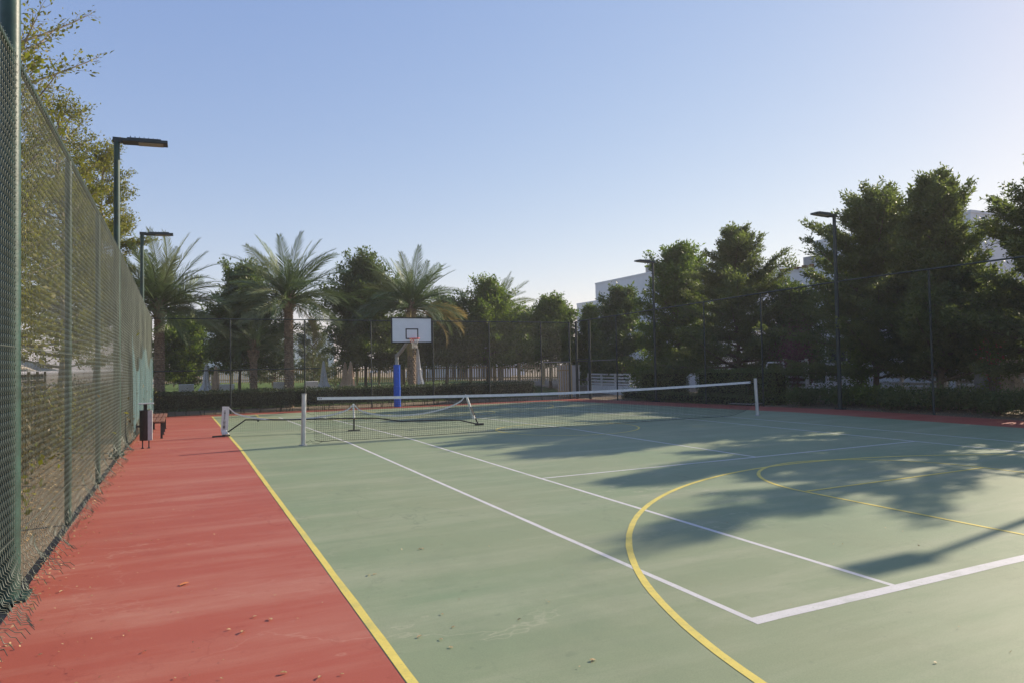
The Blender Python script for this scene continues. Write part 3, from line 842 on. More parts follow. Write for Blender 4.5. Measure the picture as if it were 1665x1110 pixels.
rtree(1600, 470, 15.6, 'dark leafy tree low between the tallest spiky tree and the right edge', Rf=dome(1.3, .35), leaf='leaf_dark', nl=56, el=(.0, 1.2), ntw=12, nlf=20, curv=.03, spread=.12, tr=.08, seed=30, group=GR, th=.9, ls=.12, lw=.065, name='broadleaf_tree')
tree('layered_tree', 'tall layered tree just past the right edge whose shade covers the basketball key', 'tree', gpt(13.6, -6.5), 8.4, 1.6, cone(1.7, .55), nl=58, el=(.05, .7), ntw=14, nlf=15, curv=.14, spread=.06, tr=.11, seed=28, flat=.16, group=GR, **RK)
tree('layered_tree', 'layered tree past the right edge of the view shading the near court', 'tree', gpt(13.6, -9.7), 6.4, 1.6, cone(1.6, .6), nl=70, el=(.1, .9), ntw=12, nlf=22, curv=.12, spread=.08, tr=.11, seed=27, flat=.16, group=GR, **RK)
# --- far side broadleaf trees
def ytree(u, vtop, Y, label, **k):
    q = at_y(u, vtop, Y); b = gpt(q[0], Y)
    kw = dict(leaf='leaf_dark', bark='bark', ls=.14, lw=.075, nl=76, el=(.02, 1.25), ntw=13, nlf=24, spread=.13, tr=.10, curv=.02)
    kw.update(k)
    return tree(kw.pop('name', 'broadleaf_tree'), label, 'tree', b, q[2] - b[2], kw.pop('th', 1.3), kw.pop('Rf'), **kw)
GF = 'broadleaf trees beyond the far fence'
ytree(388, 455, 24.5, 'dark round-crowned tree between the first two palms', Rf=dome(1.75, .30), seed=31, group=GF, th=1.7)
ytree(592, 440, 24.0, 'dark dense tree left of the basketball backboard', Rf=dome(1.95, .28), seed=32, group=GF, nl=90, th=1.7)
ytree(292, 530, 29, 'small sunlit tree right of the first palm trunk', Rf=dome(1.6, .5), leaf='leaf_mid', seed=33, group=GF, th=.8, nl=50)
ytree(722, 505, 25.5, 'dark tree just right of the basketball backboard', Rf=dome(1.7, .4), seed=34, group=GF, th=1.7)
ytree(792, 476, 25.0, 'bright green tree in front of the small far palm', Rf=dome(1.9, .42), leaf='leaf_mid', seed=35, group=GF, nl=80, th=1.7)
ytree(893, 490, 25.0, 'pointed-top green tree left of the far corner gate', Rf=cone(2.1, .5), leaf='leaf_mid', seed=36, group=GF, nl=80, el=(0, 1.0), th=1.7)
ytree(842, 530, 28.0, 'low dark bushy tree between the two bright green trees', Rf=dome(1.7, .4), seed=37, group=GF, nl=56, th=1.7)
ytree(655, 540, 27.0, 'dark low tree behind the backboard and palm trunk', Rf=dome(1.6, .4), seed=38, group=GF, nl=56, th=1.7)
ytree(962, 500, 24.0, 'slim sunlit tree behind the corner gate posts', Rf=cone(1.3, .5), leaf='leaf_mid', seed=41, group=GF, nl=50, th=.6)
for u, v, Y, lb, sd_ in ((510, 520, 30, 'pale feathery conifer right of the middle palm trunk', 51), (447, 535, 32, 'pale feathery conifer left of the middle palm trunk', 52)):
    ytree(u, v, Y, lb, Rf=cone(1.9, .75), leaf='leaf_grey', name='feathery_conifer', seed=sd_, el=(.2, .9), nl=44, ntw=10, nlf=16, curv=.10, spread=.05, ls=.16, lw=.03, flat=.15, group='feathery conifers beyond the far fence', th=.3, tr=.06)

# --- shrubs right of the court
def shrub(name, label, x, y, r, h, leaf, n, seed, group=None, ls=.09, lw=.05, extra=None):
    rg = np.random.default_rng(seed)
    b = np.array(gpt(x, y)); t = thing(name, label, 'shrub', tuple(b), group)
    st = MB(); tips = []
    for k in range(14):
        a = rg.uniform(0, 6.28); rr = r * rg.uniform(.2, .9); q = b + np.array([math.cos(a) * rr, math.sin(a) * rr, h * rg.uniform(.5, .95)])
        md = (b + q) / 2 + np.array([0, 0, .12 * h]); st.tube([b + np.array([math.cos(a), math.sin(a), 0]) * .08, md, q], [.012, .009, .004], 4, cap=False); tips += [md, q]
    st.build('stem', M['bark'], t)
    tips = np.array(tips); ix = rg.integers(0, len(tips), n)
    C_ = tips[ix] + rg.normal(0, 1, (n, 3)) * np.array([r * .30, r * .30, h * .16]); C_[:, 2] = np.maximum(C_[:, 2], b[2] + .05)
    D_ = unit(rg.normal(0, .6, (n, 3)) + np.array([0, 0, .3])); Nn = unit(rg.normal(0, .6, (n, 3)) + np.array([0, 0, .8]))
    link('foliage', leaf_mesh('foliage', C_, D_, Nn, ls * rg.uniform(.6, 1.3, n), lw * rg.uniform(.7, 1.2, n), .6 * rg.uniform(0, 1, len(tips))[ix] + .4 * rg.uniform(0, 1, n), M[leaf], b), t)
    if extra:
        k = n // 5; ix = rg.integers(0, len(tips), k)
        C_ = tips[ix] + rg.normal(0, 1, (k, 3)) * np.array([r * .25, r * .25, h * .12])
        link('flowers', leaf_mesh('flowers', C_, unit(rg.normal(0, 1, (k, 3))), unit(rg.normal(0, 1, (k, 3))), .06, .05, rg.uniform(0, 1, k), M[extra], b), t)
    return t
GS = 'low shrubs along the right fence'
wh = ['beside the white gate', 'left of the right floodlight base', 'just right of the right floodlight base', 'below the broad layered tree', 'below the tallest spiky tree', 'left of the grey cabinet', 'in front of the grey cabinet', 'at the far right edge of the bed']
for k, y in enumerate((2.6, 1.3, 0.0, -1.0, -2.0, -2.9, -3.8, -4.9)):
    shrub('low_shrub', 'low dark green shrub in the bed ' + wh[k], 11.25 + .15 * (k % 3), y, .75, .62, 'leaf_dark' if k != 2 else 'leaf_mid', 2600, 60 + k, GS)
for k, (y, x) in enumerate(((-6.0, 11.3), (-7.1, 11.4))):
    shrub('low_shrub', ('second' if k else 'first') + ' low shrub past the right edge of the view', x, y, .75, .6, 'leaf_dark', 1500, 70 + k, GS)
q = at_x(1400, 600, 12.0)
shrub('climbing_shrub', 'sunlit leafy climber just right of the right floodlight pole', 11.9, q[1], .45, 2.2, 'leaf_mid', 1500, 81, ls=.11, lw=.07)
q = at_x(1292, 560, 12.5)
shrub('bougainvillea', 'dark purple bougainvillea above the white gate', 12.5, q[1], .75, 2.5, 'leaf_purple', 3200, 82, 'bougainvillea bushes')
q = at_x(1612, 560, 12.1)
shrub('bougainvillea', 'pink flowering bougainvillea above the grey cabinet', 12.1, q[1], .42, 2.4, 'leaf_mid', 900, 83, 'bougainvillea bushes', extra='leaf_pink')
q = at_x(1050, 580, 13.0)
shrub('leafy_shrub', 'bright green shrub at the end of the white slat fence near the far gate', 12.6, q[1], .8, 1.9, 'leaf_mid', 1600, 84, ls=.13, lw=.07)
q = at_x(1265, 650, 12.0)

# --- clipped hedges
def hedge(label, a, b, h, leaf, n, seed, gap=0.0, group='clipped hedges around the court', ls=.07, lw=.045):
    rg = np.random.default_rng(seed)
    a, b = np.array(a, float), np.array(b, float)
    z0 = ground_z((a[0] + b[0]) / 2, (a[1] + b[1]) / 2) - .05
    t = thing('clipped_hedge', label, 'hedge', ((a[0] + b[0]) / 2, (a[1] + b[1]) / 2, z0), group)
    sz = b - a
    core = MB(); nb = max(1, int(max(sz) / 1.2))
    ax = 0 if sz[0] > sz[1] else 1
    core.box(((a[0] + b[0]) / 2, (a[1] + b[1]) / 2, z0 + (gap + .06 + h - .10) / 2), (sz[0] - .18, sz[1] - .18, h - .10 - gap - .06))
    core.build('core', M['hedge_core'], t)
    if gap:
        st = MB()
        for k in range(int(max(sz) / .22)):
            f = rg.uniform(); x = a[0] + sz[0] * (f if ax == 0 else rg.uniform(.2, .8)); y = a[1] + sz[1] * (f if ax == 1 else rg.uniform(.2, .8))
            st.tube([(x, y, z0), (x + rg.normal(0, .05), y + rg.normal(0, .03), z0 + gap + .12)], [.014, .010], 4, cap=False)
        st.build('stem', M['bark'], t)
    ar = np.array([sz[1] * (h - gap)] * 2 + [sz[0] * (h - gap)] * 2 + [sz[0] * sz[1]] + [sz[0] * sz[1] * (.5 if gap else 0.01)]); ar /= ar.sum()
    fc = rg.choice(6, n, p=ar)
    U = rg.uniform(0, 1, (n, 3)); U[:, 2] = U[:, 2]
    C_ = np.stack([a[0] + sz[0] * U[:, 0], a[1] + sz[1] * U[:, 1], z0 + gap + (h - gap) * U[:, 2]], 1)
    No = np.zeros((n, 3))
    for k, (axk, val, sg) in enumerate(((0, a[0], -1), (0, b[0], 1), (1, a[1], -1), (1, b[1], 1), (2, z0 + h, 1), (2, z0 + gap, -1))):
        mk = fc == k; C_[mk, axk] = val - sg * np.abs(rg.normal(0, .05, mk.sum())); No[mk, axk] = sg
    C_ += rg.normal(0, .022, (n, 3))
    lump = np.sin(C_[:, 0] * 3.1 + seed) * np.sin(C_[:, 1] * 2.7) * .035
    C_ += No * lump[:, None]
    sh_ = (fc == 4) & (rg.uniform(0, 1, n) < .10); C_[sh_, 2] += rg.gamma(1.2, .05, sh_.sum())
    D_ = unit(No * .5 + rg.normal(0, .7, (n, 3)) + np.array([0, 0, .2])); Nn = unit(No + rg.normal(0, .5, (n, 3)))
    link('foliage', leaf_mesh('foliage', C_, D_, Nn, ls * rg.uniform(.6, 1.3, n), lw * rg.uniform(.7, 1.2, n), rg.uniform(0, 1, n), M[leaf], t.location), t)
hedge('long low dark hedge with bare stems behind the far fence', (-9.9, 17.15), (8.0, 18.0), 1.0, 'leaf_hedge', 30000, 91, gap=.27)
hedge('clipped box hedge below the slender right floodlight pole', (11.0, 9.6), (11.9, 12.1), 1.32, 'leaf_cone', 9000, 92)
hedge('long clipped box hedge behind the right net post', (10.95, 5.1), (11.85, 8.0), 1.30, 'leaf_dark', 11000, 93)
hedge('short clipped box hedge beside the white gate', (10.95, 3.7), (11.7, 4.72), 1.28, 'leaf_dark', 5000, 94)
hedge('low planting strip between the clipped hedges along the right fence', (10.7, 4.6), (11.0, 13.2), .42, 'leaf_dark', 6000, 95)

# ================================================================== PALMS
def frond_mesh(L, droop, seed, m, lf_=.50):
    rg = np.random.default_rng(seed)
    n = 42; s = np.linspace(0, 1, 24)
    ang = -droop * s ** 1.4
    step = L / 23
    X = np.concatenate([[0], np.cumsum(np.cos(ang[:-1]) * step)]); Z = np.concatenate([[0], np.cumsum(np.sin(ang[:-1]) * step)])
    Yb = .10 * L * rg.normal(0, .6) * s ** 2
    mb = MB(); mb.tube(list(zip(X, Yb, Z)), [.030 * (1 - .85 * q) + .003 for q in s], 4, cap=False)
    V, F = [list(v) for v in mb.v], list(mb.f)
    for k in range(n):
        f = .13 + .87 * (k + .5) / n
        b = np.array([np.interp(f, s, X), np.interp(f, s, Yb), np.interp(f, s, Z)]); a = np.interp(f, s, ang)
        T = np.array([math.cos(a), 0, math.sin(a)]); Nn = np.array([-math.sin(a), 0, math.cos(a)])
        ll = L * .19 * (math.sin(math.pi * min(1, .15 + f * .80)) ** .6) * rg.uniform(.85, 1.12)
        for sg in (-1, 1):
            fw = .75 + .5 * f
            D = T * fw + np.array([0, sg, 0]) * (1.0 - .35 * f) + Nn * rg.normal(.32, .16); D /= np.linalg.norm(D)
            wv = np.cross(D, Nn); wv /= np.linalg.norm(wv); wd = .012 + .008 * (1 - f)
            p1 = b + D * ll * .5; p2 = b + D * ll - np.array([0, 0, 1]) * ll * .16
            i0 = len(V)
            V += [list(b - wv * wd * .5), list(b + wv * wd * .5), list(p1 + wv * wd), list(p1 - wv * wd), list(p2)]
            F += [(i0, i0 + 1, i0 + 2, i0 + 3), (i0 + 3, i0 + 2, i0 + 4)]
    me = bpy.data.meshes.new('frond'); me.from_pydata(V, [], F); me.materials.append(m); me.update()
    return me
FR = {}
for kind, mm in (('g', 'frond'), ('p', 'frond_pale'), ('d', 'frond_dry')):
    FR[kind] = [frond_mesh(3.1, dr, 5 + i, M[mm]) for i, dr in enumerate((.5, .85, 1.2, 1.6))]
def palm(label, x, y, th, scale, nf, seed, tr=.215, dry=3, dry_az=None, mix_=.35, elmin=-35):
    rg = np.random.default_rng(seed)
    b = np.array(gpt(x, y)); t = thing('date_palm', label, 'palm tree', tuple(b), 'date palms beyond the far fence')
    mb = MB()
    mb.lathe([(tr * 1.05, -.05), (tr * .95, .3), (tr * .85, th * .5), (tr * .85, th * .85), (tr * 1.15, th), (tr * .9, th + .25), (.05, th + .4)], b, 12)
    nr = int(th / .105)
    for r in range(nr):                      # leaf-base scars
        for k in range(8):
            a = 2 * math.pi * (k + .5 * (r % 2)) / 8 + r * .07; z = .08 + r * .105
            rr = tr * (.93 - .1 * z / th); rot = Matrix.Rotation(a, 3, 'Z') @ Matrix.Rotation(R_(-24), 3, 'Y')
            mb.box(b + np.array([math.cos(a) * rr, math.sin(a) * rr, z]), (.055, tr * .62, .10 * rg.uniform(.7, 1.2)), rot, top=.7)
    for k in range(34):                      # cut boots below the crown
        a = k * 2.4; z = th - .55 + .9 * k / 34; rr = tr * (.95 + .15 * k / 34)
        rot = Matrix.Rotation(a, 3, 'Z') @ Matrix.Rotation(R_(35), 3, 'Y')
        mb.box(b + np.array([math.cos(a) * rr, math.sin(a) * rr, z]), (.06, .15, .46), rot, top=.5)
    mb.build('trunk', M['palm_trunk'], t)
    for k in range(nf):
        f = (k + .5) / nf
        el_ = R_(84 + (elmin - 84) * f ** .72) + rg.normal(0, .07)
        az = k * 2.39996 + rg.normal(0, .15)
        isdry = k >= nf - dry
        if isdry and dry_az is not None: az = dry_az + rg.normal(0, .45); el_ = R_(rg.uniform(-25, 10))
        kind = 'd' if isdry else ('p' if rg.uniform() < mix_ else 'g')
        vi = min(3, int(rg.uniform(0, 1.4) + f * 2.4)) if not isdry else 3
        o = link('frond', FR[kind][vi], t)
        rot = Matrix.Rotation(az, 4, 'Z') @ Matrix.Rotation(-el_, 4, 'Y') @ Matrix.Rotation(rg.normal(0, .5), 4, 'X')
        sc_ = scale * rg.uniform(.85, 1.08)
        o.matrix_local = Matrix.Translation((math.cos(az) * .12, math.sin(az) * .12, th + .18 - .3 * f)) @ rot @ Matrix.Scale(sc_, 4)
def palm_at(u, vtrunk, Y, label, **k):
    q = at_y(u, vtrunk, Y); palm(label, q[0], Y, q[2] - (ground_z(q[0], Y) - .05), **k)
palm_at(259, 500, 19.2, 'first date palm at the end of the left fence', scale=1.08, nf=66, seed=1, mix_=.4, dry=0, elmin=-8)
palm_at(469, 489, 19.6, 'largest date palm standing clear in the middle left', scale=1.06, nf=72, seed=2, mix_=.3, dry=1, elmin=-6)
palm_at(412, 565, 20.5, 'short date palm with a slim trunk between the first palm and the largest palm', scale=.62, nf=34, seed=3, tr=.17, dry=0, elmin=5)
palm_at(668, 500, 21.0, 'date palm rising behind the basketball backboard with dry drooping fronds', scale=1.02, nf=66, seed=4, dry=4, dry_az=-.4, elmin=-4, mix_=.25)
palm_at(812, 505, 38, 'small distant palm top showing above the bright green tree', scale=1.05, nf=44, seed=5, dry=0)

# ================================================================== PICKET FENCE, PARASOLS, LOUNGERS
pk = MB().box((0, 0, .5), (.075, .025, 1.0), None).mesh('picket'); pk.materials.append(M['wood_fence'])
A, B = at_d(252, 623, 50), at_d(925, 618, 43)
pf = thing('picket_fence', 'long pale wooden picket fence beyond the lawn and parasols', 'fence', (A[0], A[1], 0))
Ln = float(np.linalg.norm((B - A)[:2])); dirv = (B - A) / Ln; an = math.atan2(dirv[1], dirv[0])
npk = 190
for k in range(npk):
    q = A + (B - A) * (k + .5) / npk
    o = link('picket', pk, pf); o.location = (q[0] - A[0], q[1] - A[1], q[2]); o.rotation_euler = (0, 0, an); o.scale = (1, 1, 1.02)
for k in range(20):
    q = A + (B - A) * k / 19 + np.array([0, .06, 0])
    MB().box((q[0], q[1], q[2] + .45), (.12, .12, 1.4)).build('post', M['wood_fence'], pf)
for h in (.22, .86):
    MB().tube([A + np.array([0, .045, h]), B + np.array([0, .045, h])], .035, 4).build('rail', M['wood_fence'], pf)
xa_, xb_ = at_y(909, 600, 17.7)[0], at_y(929, 600, 17.7)[0]
pg_ = thing('picket_gate', 'short tall section of pale pickets at the right end of the low dark hedge', 'fence', ((xa_ + xb_) / 2, 17.7, zf), None)
for k in range(6):
    MB().box((xa_ + (xb_ - xa_) * k / 5, 17.7, zf + .9), (.06, .03, 1.8)).build('picket', M['wood_fence'], pg_)
for h in (.35, 1.5): MB().box(((xa_ + xb_) / 2, 17.74, zf + h), (xb_ - xa_ + .1, .04, .08)).build('rail', M['wood_fence'], pg_)

def parasol(u, v0, D, label, mat, h=2.3, r=.30):
    q = at_d(u, v0, D); x, y = q[0], q[1]; zt = q[2]; z0 = ground_z(x, y) - .02
    t = thing('closed_parasol', label, 'parasol', (x, y, z0), 'closed parasols on the lawn')
    MB().tube([(x, y, z0), (x, y, zt)], .025, 8).build('pole', M['plastic_white'], t)
    L = zt - z0; n = 16
    prof = [(.02, 0), (.06, -.08), (.10, -.35), (.16, -.7), (.22, -1.1), (r * .9, -1.45), (r, -1.6)]
    sc_ = (L * .80) / 1.6
    vs_ = []
    for rr, zz in prof:
        for k in range(n):
            a = 2 * math.pi * k / n; q2 = rr * (1.0 if k % 2 else .55)
            vs_.append((x + q2 * math.cos(a), y + q2 * math.sin(a), zt + zz * sc_ + (.05 * (k % 2) if zz < -1.5 else 0)))
    fs = [(i * n + k, i * n + (k + 1) % n, (i + 1) * n + (k + 1) % n, (i + 1) * n + k) for i in range(len(prof) - 1) for k in range(n)]
    MB().add(vs_, fs).build('canopy', M[mat], t)
    MB().tube([(x, y, zt - .85 * sc_), (x, y, zt - .80 * sc_)], .17, 12).build('tie_strap', M[mat], t)
    MB().lathe([(.30, 0.0), (.30, .06), (.05, .10)], (x, y, z0), 12).build('base', M['grey_metal'], t)
parasol(335, 592, 36, 'closed white parasol left of the short palm trunk', 'canvas_white', r=.50)
parasol(351, 594, 33, 'closed tan parasol overlapping the white one at left', 'canvas_tan', r=.55)
parasol(526, 586, 38, 'closed white parasol standing alone right of the largest palm', 'canvas_white', r=.46)
parasol(561, 588, 38, 'closed tan parasol under the dark dense tree, left of its pair', 'canvas_tan', r=.48)
parasol(570, 587, 36, 'closed tan parasol under the dark dense tree, right of its pair', 'canvas_tan', r=.48)
parasol(679, 566, 38, 'closed pale parasol behind the hoop net and palm trunk', 'canvas_white', r=.42)
def lounger(u, v, D, label):
    q = at_d(u, v, D); x, y = q[0], q[1]; zt = q[2]; z0 = zt - .82
    t = thing('sun_lounger', label, 'sun lounger', (x, y, z0), 'white sun loungers behind the far hedge')
    MB().box((x, y + .95, z0 + .36), (.66, 1.5, .05)).build('seat', M['plastic_white'], t)
    MB().box((x, y + .08, z0 + .60), (.66, .05, .60), (R_(24), 0, 0)).build('backrest', M['plastic_white'], t)
    for sx in (-.3, .3):
        for dy in (.3, 1.55): MB().box((x + sx, y + dy, z0 + .17), (.05, .05, .34)).build('leg', M['plastic_white'], t)
lounger(303, 626, 33, 'white lounger back leftmost above the far hedge')
lounger(369, 626, 33, 'white lounger back below the closed tan parasol at left')
lounger(456, 622, 34, 'white lounger back beside the largest palm trunk')
lounger(506, 621, 34, 'white lounger back right of the largest palm, nearest the lone white parasol')

# ================================================================== RIGHT BOUNDARY: slat fences, gate, cabinet
def slat_fence(label, y0, y1, x=14.3, base=.55, n=4, group='white slat fences along the villas', low='wall_white', hgt=1.25):
    z0 = ground_z(x, (y0 + y1) / 2) - .05
    t = thing('slat_fence', label, 'fence', (x, (y0 + y1) / 2, z0), group)
    MB().box((x, (y0 + y1) / 2, z0 + base / 2), (.18, y1 - y0, base)).build('base_wall', M[low], t)
    k = max(2, int(round((y1 - y0) / 1.6)))
    for i in range(k + 1):
        y = y0 + (y1 - y0) * i / k
        MB().box((x, y, z0 + (hgt + base) / 2), (.09, .09, hgt - base + .02)).build('post', M['white_slat'], t)
    for i in range(n):
        z = base + .10 + (hgt - base - .14) * i / (n - 1)
        MB().box((x - .06, (y0 + y1) / 2, z0 + z), (.025, y1 - y0, .10)).build('slat', M['white_slat'], t)
slat_fence('white slat fence on a low wall right of the far corner gate', 14.6, 22.0)
slat_fence('white slat fence behind the grey cabinet at right', -9.0, -.9, hgt=1.55, base=.6)
slat_fence('white slat fence hidden behind the tall trees right of the gate', -.5, 4.2, hgt=1.4)
wg = thing('garden_wall', 'pale grey wall panel between the tall pickets and the far corner gate', 'wall', (10.9, 18.6, zf))
MB().box((10.9, 18.6, zf + .85), (1.3, .18, 1.7)).build('panel', M['wall_grey'], wg)
MB().box((10.9, 18.6, zf + 1.73), (1.4, .24, .06)).build('coping', M['wall_grey'], wg)
q = at_x(1278, 640, 12.6)
sg = thing('garden_gate', 'white horizontal-slat garden gate between the clipped hedge and the shrubs', 'gate', (12.6, q[1], gpt(12.6, q[1])[2]))
gx, gy, gz = sg.location
ya, yb = at_x(1247, 600, 12.6)[1], at_x(1312, 600, 12.6)[1]
ym = at_x(1276, 600, 12.6)[1]
for y in (ym, yb): MB().box((gx, y, gz + .82), (.10, .10, 1.62)).build('gate_post', M['white_slat'], sg)
for k in range(8): MB().box((gx - .02, (ym + yb) / 2, gz + .14 + k * .2), (.03, abs(yb - ym) - .08, .075)).build('slat', M['white_slat'], sg)
fr = MB(); fr.tube([(gx, ya, gz + .5), (gx, ya, gz + 1.40), (gx, ya - .08, gz + 1.5), (gx, ym + .1, gz + 1.5)], .035, 6); fr.tube([(gx, ya, gz + 1.18), (gx, ym + .08, gz + 1.18)], .03, 6)
fr.build('hand_rail', M['white_slat'], sg)
pth = sheet('path', [10.4, 14.2], [ym - .5, ym + .9], lambda x, y: ground_z(x, y) + .03, M['path'])
ca, cb = at_x(1584, 600, 12.9), at_x(1623, 600, 12.9)
zc = gpt(12.9, ca[1])[2]
cbn = thing('utility_cabinet', 'grey utility cabinet in front of the white slat fence at right', 'cabinet', (12.9, (ca[1] + cb[1]) / 2, zc))
cw = abs(cb[1] - ca[1])
MB().box((13.1, (ca[1] + cb[1]) / 2, zc + .62), (.45, cw, 1.24)).build('body', M['cabinet'], cbn)
MB().box((13.08, (ca[1] + cb[1]) / 2, zc + 1.27), (.56, cw + .1, .05)).build('roof_cap', M['wall_grey'], cbn)
for s_ in (-1, 1): MB().box((12.868, (ca[1] + cb[1]) / 2 + s_ * cw * .245, zc + .63), (.02, cw * .46, 1.1)).build('door', M['cabinet'], cbn)
pr = thing('stone_pier', 'rough stone pier beside the grey utility cabinet', 'pier', (13.0, cb[1] - .28, zc))
rr = random.Random(5)
for k in range(9):
    for sx in (-1, 1):
        MB().box((13.05 + sx * .115, cb[1] - .28 + rr.uniform(-.012, .012), zc + .075 + k * .15), (.222, .40 + rr.uniform(-.02, .02), .140)).build('stone', M['stone'], pr)
MB().box((13.05, cb[1] - .28, zc + 1.38), (.54, .50, .07)).build('cap', M['stone'], pr)

# ================================================================== VILLAS
def villa(label, boxes, wins, extra=None):
    b0 = boxes[0]
    t = thing('villa', label, 'house', ((b0[0] + b0[1]) / 2, (b0[2] + b0[3]) / 2, 0), 'white villas around the court')
    for (xa, xb, ya, yb, za, zb) in boxes:
        mb = MB(); mb.span(np.array([xa, ya, za]), np.array([xb, yb, zb])); wl = mb.build('wall', M['wall_white'], t)
        c = MB(); pw = .22
        for (p1, p2) in (((xa - .03, ya - .03), (xb + .03, ya + pw)), ((xa - .03, yb - pw), (xb + .03, yb + .03)), ((xa - .03, ya + pw), (xa + pw, yb - pw)), ((xb - pw, ya + pw), (xb + .03, yb - pw))):
            c.span(np.array([p1[0], p1[1], zb]), np.array([p2[0], p2[1], zb + .12]))
        c.build('parapet', M['wall_white'], t)
    for (face, c0, lo_, hi_, za, zb) in wins:           # window on a face of constant x or y
        f, g = MB(), MB()
        e = .07
        if face == 'x':
            g.span(np.array([c0 - .02, lo_, za]), np.array([c0 + .05, hi_, zb]))
            for s1, s2, s3, s4 in ((lo_, hi_, za - e, za), (lo_, hi_, zb, zb + e), (lo_ - e, lo_, za - e, zb + e), (hi_, hi_ + e, za - e, zb + e), ((lo_ + hi_) / 2 - .03, (lo_ + hi_) / 2 + .03, za, zb)):
                f.span(np.array([c0 - .06, s1, s3]), np.array([c0 + .04, s2, s4]))
        else:
            g.span(np.array([lo_, c0 - .02, za]), np.array([hi_, c0 + .05, zb]))
            for s1, s2, s3, s4 in ((lo_, hi_, za - e, za), (lo_, hi_, zb, zb + e), (lo_ - e, lo_, za - e, zb + e), (hi_, hi_ + e, za - e, zb + e), ((lo_ + hi_) / 2 - .03, (lo_ + hi_) / 2 + .03, za, zb)):
                f.span(np.array([s1, c0 - .06, s3]), np.array([s2, c0 + .04, s4]))
        fo = f.build('window', M['frame'], t); g.build('pane', M['window'], fo)
    for (xa, xb, ya, yb, za, zb) in boxes[:2]:
        ac = MB(); ac.box((xa + 1.2, (ya + yb) / 2, zb + .45), (.9, .9, .8)); ac.build('rooftop_unit', M['grey_metal'], t)
        MB().tube([(xa - .07, ya + .35, za), (xa - .07, ya + .35, zb)], .05, 6).build('downpipe', M['frame'], t)
    if extra: extra(t)
# villa right-centre: wall plane x = 22
c1 = at_x(968, 463, 22.0); w1 = at_x(938, 496, 24.0)
villa('white villa with a tall blank corner behind the small dark tree, right of centre',
      [(22.0, 33, 20.5, c1[1], -.3, c1[2]), (24.0, 32, c1[1], w1[1], -.3, w1[2])],
      [('x', 22.0, c1[1] - 2.2, c1[1] - .7, 3.6, 5.4), ('x', 22.0, 23, 25, .3, 2.6), ('x', 22.0, 28.5, 30.5, .2, 2.4), ('x', 24.0, c1[1] + 1.0, w1[1] - 2.0, 3.6, 5.6), ('x', 24.0, c1[1] + 1.0, w1[1] - 2.0, .3, 2.5)])
c2 = at_x(1323, 396, 23.0); c3 = at_x(1578, 346, 21.0)
tw = at_x(1262, 446, 24.0)
def pergola(t):
    za = at_x(1300, 436, 24.0)[2]
    for k in range(9):
        y = tw[1] - .6 - k * .55
        if y < c2[1] + .2: break
        MB().box((25.5, y, za), (3.6, .10, .16)).build('pergola_beam', M['brown_wood'], t)
    for x in (24.1, 26.9): MB().box((x, (tw[1] + c2[1]) / 2 - .1, za - .16), (.14, tw[1] - c2[1] - .3, .16)).build('pergola_rail', M['brown_wood'], t)
    for y in (tw[1] - .5, c2[1] + .4):
        for x in (24.1, 26.9): MB().box((x, y, (za + tw[2]) / 2 - .1), (.12, .12, max(.2, za - tw[2]))).build('pergola_post', M['brown_wood'], t)
villa('large white villa with roof pergola behind the tall trees at right',
      [(23.0, 36, c3[1] + 3.4, c2[1], -.3, c2[2]), (24.0, 36, c2[1], tw[1], -.3, tw[2]), (21.0, 36.2, c3[1], c3[1] + 3.4, -.3, c3[2])],
      [('x', 24.0, c2[1] + .5, c2[1] + 1.9, 3.7, 4.5), ('x', 23.0, c2[1] - 2.4, c2[1] - .8, 4.2, 5.6), ('x', 23.0, c2[1] - 3, c2[1] - .8, .6, 2.6), ('x', 21.0, c3[1] + .5, c3[1] + 1.6, .8, 2.6), ('x', 24.0, c2[1] + 1.6, c2[1] + 2.8, .8, 2.2)], pergola)
# far left villas
a_, b_ = at_d(286, 512, 66), at_d(352, 512, 66)
villa('blue-grey shaded villa between the first palm and the dark round tree',
      [(a_[0], b_[0] + 4, a_[1], a_[1] + 9, -.3, a_[2] + .3)],
      [('y', a_[1], b_[0] - 1.9, b_[0] - 1.1, 3.4, 4.9), ('y', a_[1], b_[0] - 1.9, b_[0] - 1.1, 2.0, 2.9), ('y', a_[1], a_[0] + .8, a_[0] + 2.0, .6, 2.2)])
a_, b_ = at_d(482, 545, 74), at_d(548, 545, 74)
villa('sunlit white villa glimpsed on both sides of the largest palm trunk',
      [(a_[0] - 3, b_[0], a_[1], a_[1] + 9, -.3, a_[2]), (a_[0] - 4.5, a_[0] - 3, a_[1] + 1.0, a_[1] + 8, -.3, 2.6)],
      [('y', a_[1], a_[0] + .5, a_[0] + 1.7, 1.2, 2.6), ('y', a_[1], b_[0] - 1.8, b_[0] - .6, 1.2, 2.6)])
a_, b_ = at_d(822, 516, 80), at_d(859, 516, 80)
villa('distant white villa top between the bright green tree and the pointed tree',
      [(a_[0], b_[0], a_[1], a_[1] + 8, -.3, a_[2]), (a_[0] - 6, a_[0], a_[1] + 1, a_[1] + 8, -.3, 3.4)],
      [('y', a_[1], a_[0] + .6, b_[0] - .6, 3.4, 4.6), ('y', a_[1] + 1, a_[0] - 4.6, a_[0] - 2.0, 1.0, 2.6)])
a_, b_ = at_d(690, 575, 62), at_d(742, 575, 62)
def porch(t):
    y = a_[1] - 2.4
    for x in (b_[0] - .4, b_[0] + 1.9): MB().box((x, y, 1.3), (.14, .14, 2.6)).build('porch_post', M['wall_white'], t)
    MB().box(((b_[0] + .7), y, 2.6), (2.8, .16, .12)).build('porch_beam', M['wall_white'], t)
